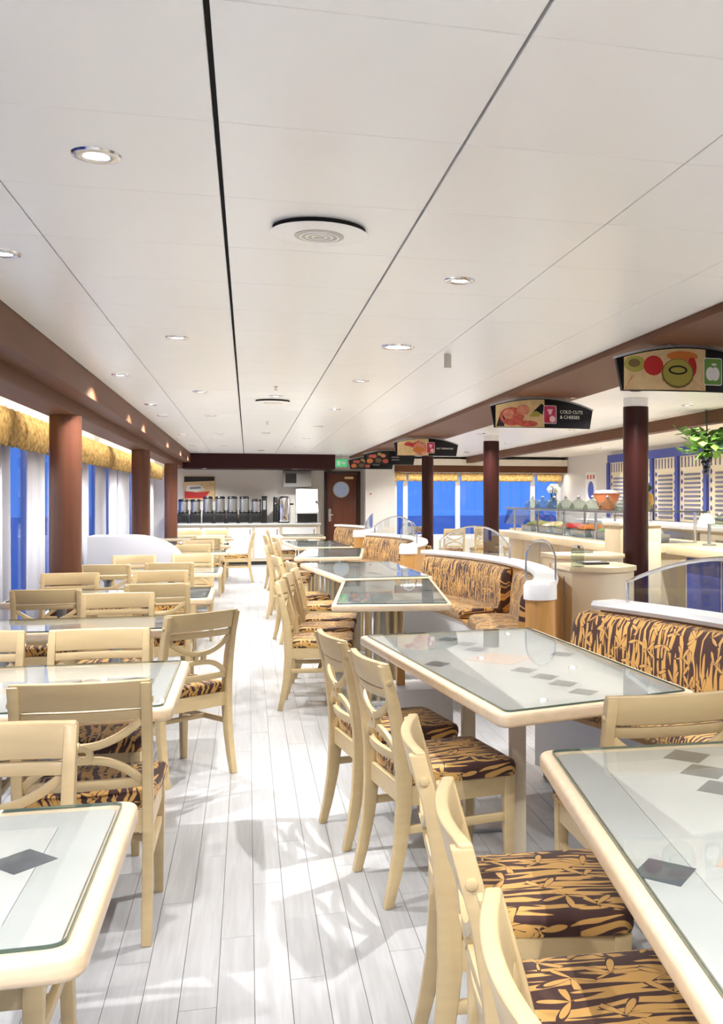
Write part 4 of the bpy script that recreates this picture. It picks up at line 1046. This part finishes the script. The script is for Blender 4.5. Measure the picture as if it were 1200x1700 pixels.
# glasses and bowls on the back counter
for k, l in enumerate(('nearest glass bowl on the white back counter', 'second glass bowl on the white back counter', 'third glass bowl on the white back counter', 'fourth glass bowl on the white back counter')):
    t = thing('glass_dome', l, 'glass bowl', (6.32, 11.4 + k * .45, 1.06), 0, 'glass bowls on the back counter')
    for nm, me in (('bowl', bw), ('knob', kn)):
        p = bpy.data.objects.new(nm, me); C.objects.link(p); p.parent = t
t = thing('golden_crate', 'golden brown crate on the back counter at the right edge', 'crate', (6.74, 12.2, 1.061))
part('crate', MB().box(-.2, .2, -.5, .5, .30, .62), 'gold', t, bevel=.008); part('stand', MB().box(-.15, .15, -.4, .4, 0, .30), 'steel', t)
for k in range(3): part('slat', MB().box(-.212, -.2005, -.48, .48, .33 + k * .1, .39 + k * .1), 'pineapple', t, bevel=.003)
# blue tapestry wall
bwall = thing('blue_wall_panelling', 'blue framed wall with rows of ivory and grey blue slats', 'wall panelling', (7.39, 0, 0))
part('head_rail', MB().box(-.07, 0, 8.0, 19.95, 2.20, 2.36), 'blue', bwall, smooth=False)
part('backing', MB().box(-.02, 0, 8.0, 19.95, 1.05, 2.20), 'ivory', bwall, smooth=False)
edges = [8.0, 9.2, 10.4, 11.6, 12.8, 14.05, 15.3, 16.45, 17.6, 18.8, 19.95]
for y in edges: part('blue_post', MB().box(-.07, -.0205, y - .06, y + .06, 1.05, 2.20), 'blue', bwall, smooth=False)
slm = MB().box(-.035, -.0205, 0, .62, 0, .035).mesh('slat', smooth=False); slm.materials.append(M['slat'])
dm = MB().add([(-.03, -.035, 0), (-.03, 0, -.045), (-.03, .035, 0), (-.03, 0, .045), (-.0205, -.035, 0), (-.0205, 0, -.045), (-.0205, .035, 0), (-.0205, 0, .045)], [(0, 1, 2, 3), (7, 6, 5, 4), (0, 4, 5, 1), (1, 5, 6, 2), (2, 6, 7, 3), (3, 7, 4, 0)]).mesh('diamond_bead', smooth=False); dm.materials.append(M['blue'])
tm = MB().box(-.03, -.0205, -.018, .018, -.09, .09).mesh('tassel', smooth=False); tm.materials.append(M['slat'])
for k in range(4, 10):
    a, b = edges[k] + .06, edges[k + 1] - .06
    for q in range(11):
        o = bpy.data.objects.new('slat', slm); C.objects.link(o); o.parent = bwall; o.location = (0, (a + b) / 2 - .31, 1.10 + q * .075)
    for q in range(6):
        for y in (a + .09, b - .09):
            o = bpy.data.objects.new('diamond_bead', dm); C.objects.link(o); o.parent = bwall; o.location = (0, y, 1.15 + q * .15)
    for q in range(7):
        o = bpy.data.objects.new('tassel', tm); C.objects.link(o); o.parent = bwall; o.location = (0, a + .09 + q * (b - a - .18) / 6, 2.09)
# poster on the plain wall
t = thing('wall_poster', 'small poster with a blue round emblem on the grey white wall', 'poster', (7.399, 21.2, 1.72))
part('sheet', MB().box(-.008, 0, -.36, .36, -.32, .32), 'printwhite', t); pp = MB()
pp.cur = 0; pp.add([(-.0095, y, z) for y, z in circle(0, -.08, .2, 20)], [tuple(range(20))]); pp.cur = 1
for y in (-.2, 0, .2): pp.box(-.011, -.0085, y - .06, y + .06, .17, .26)
part('poster_print', pp, ['blue', 'ham'], t, smooth=False)
# hanging vine with grapes
t = thing('hanging_vine', 'green vine with dark grapes hanging at the right edge', 'plant', (4.85, 10.1, 2.0))
part('stem', MB().tube([(.0, 0, .419), (.02, .02, .2), (-.02, 0, .02), (.03, -.02, -.08)], .008, 6), 'darkleaf', t)
foliage(t, 120, .15, .05, 'leaf', 11, cz=.07, elev=(-.9, .9), spread=(.22, .13), wide=.42)
rg = random.Random(5)
for k in range(26):
    z = -.04 - .24 * (k / 26); r = .06 * (1 - k / 34); a = rg.uniform(0, 6.28)
    part('grape', MB().lathe([(.003, -.022), (.017, -.013), (.022, 0), (.017, .013), (.003, .022)], 8, (.0 + r * math.cos(a), r * math.sin(a), z)), 'grape', t)
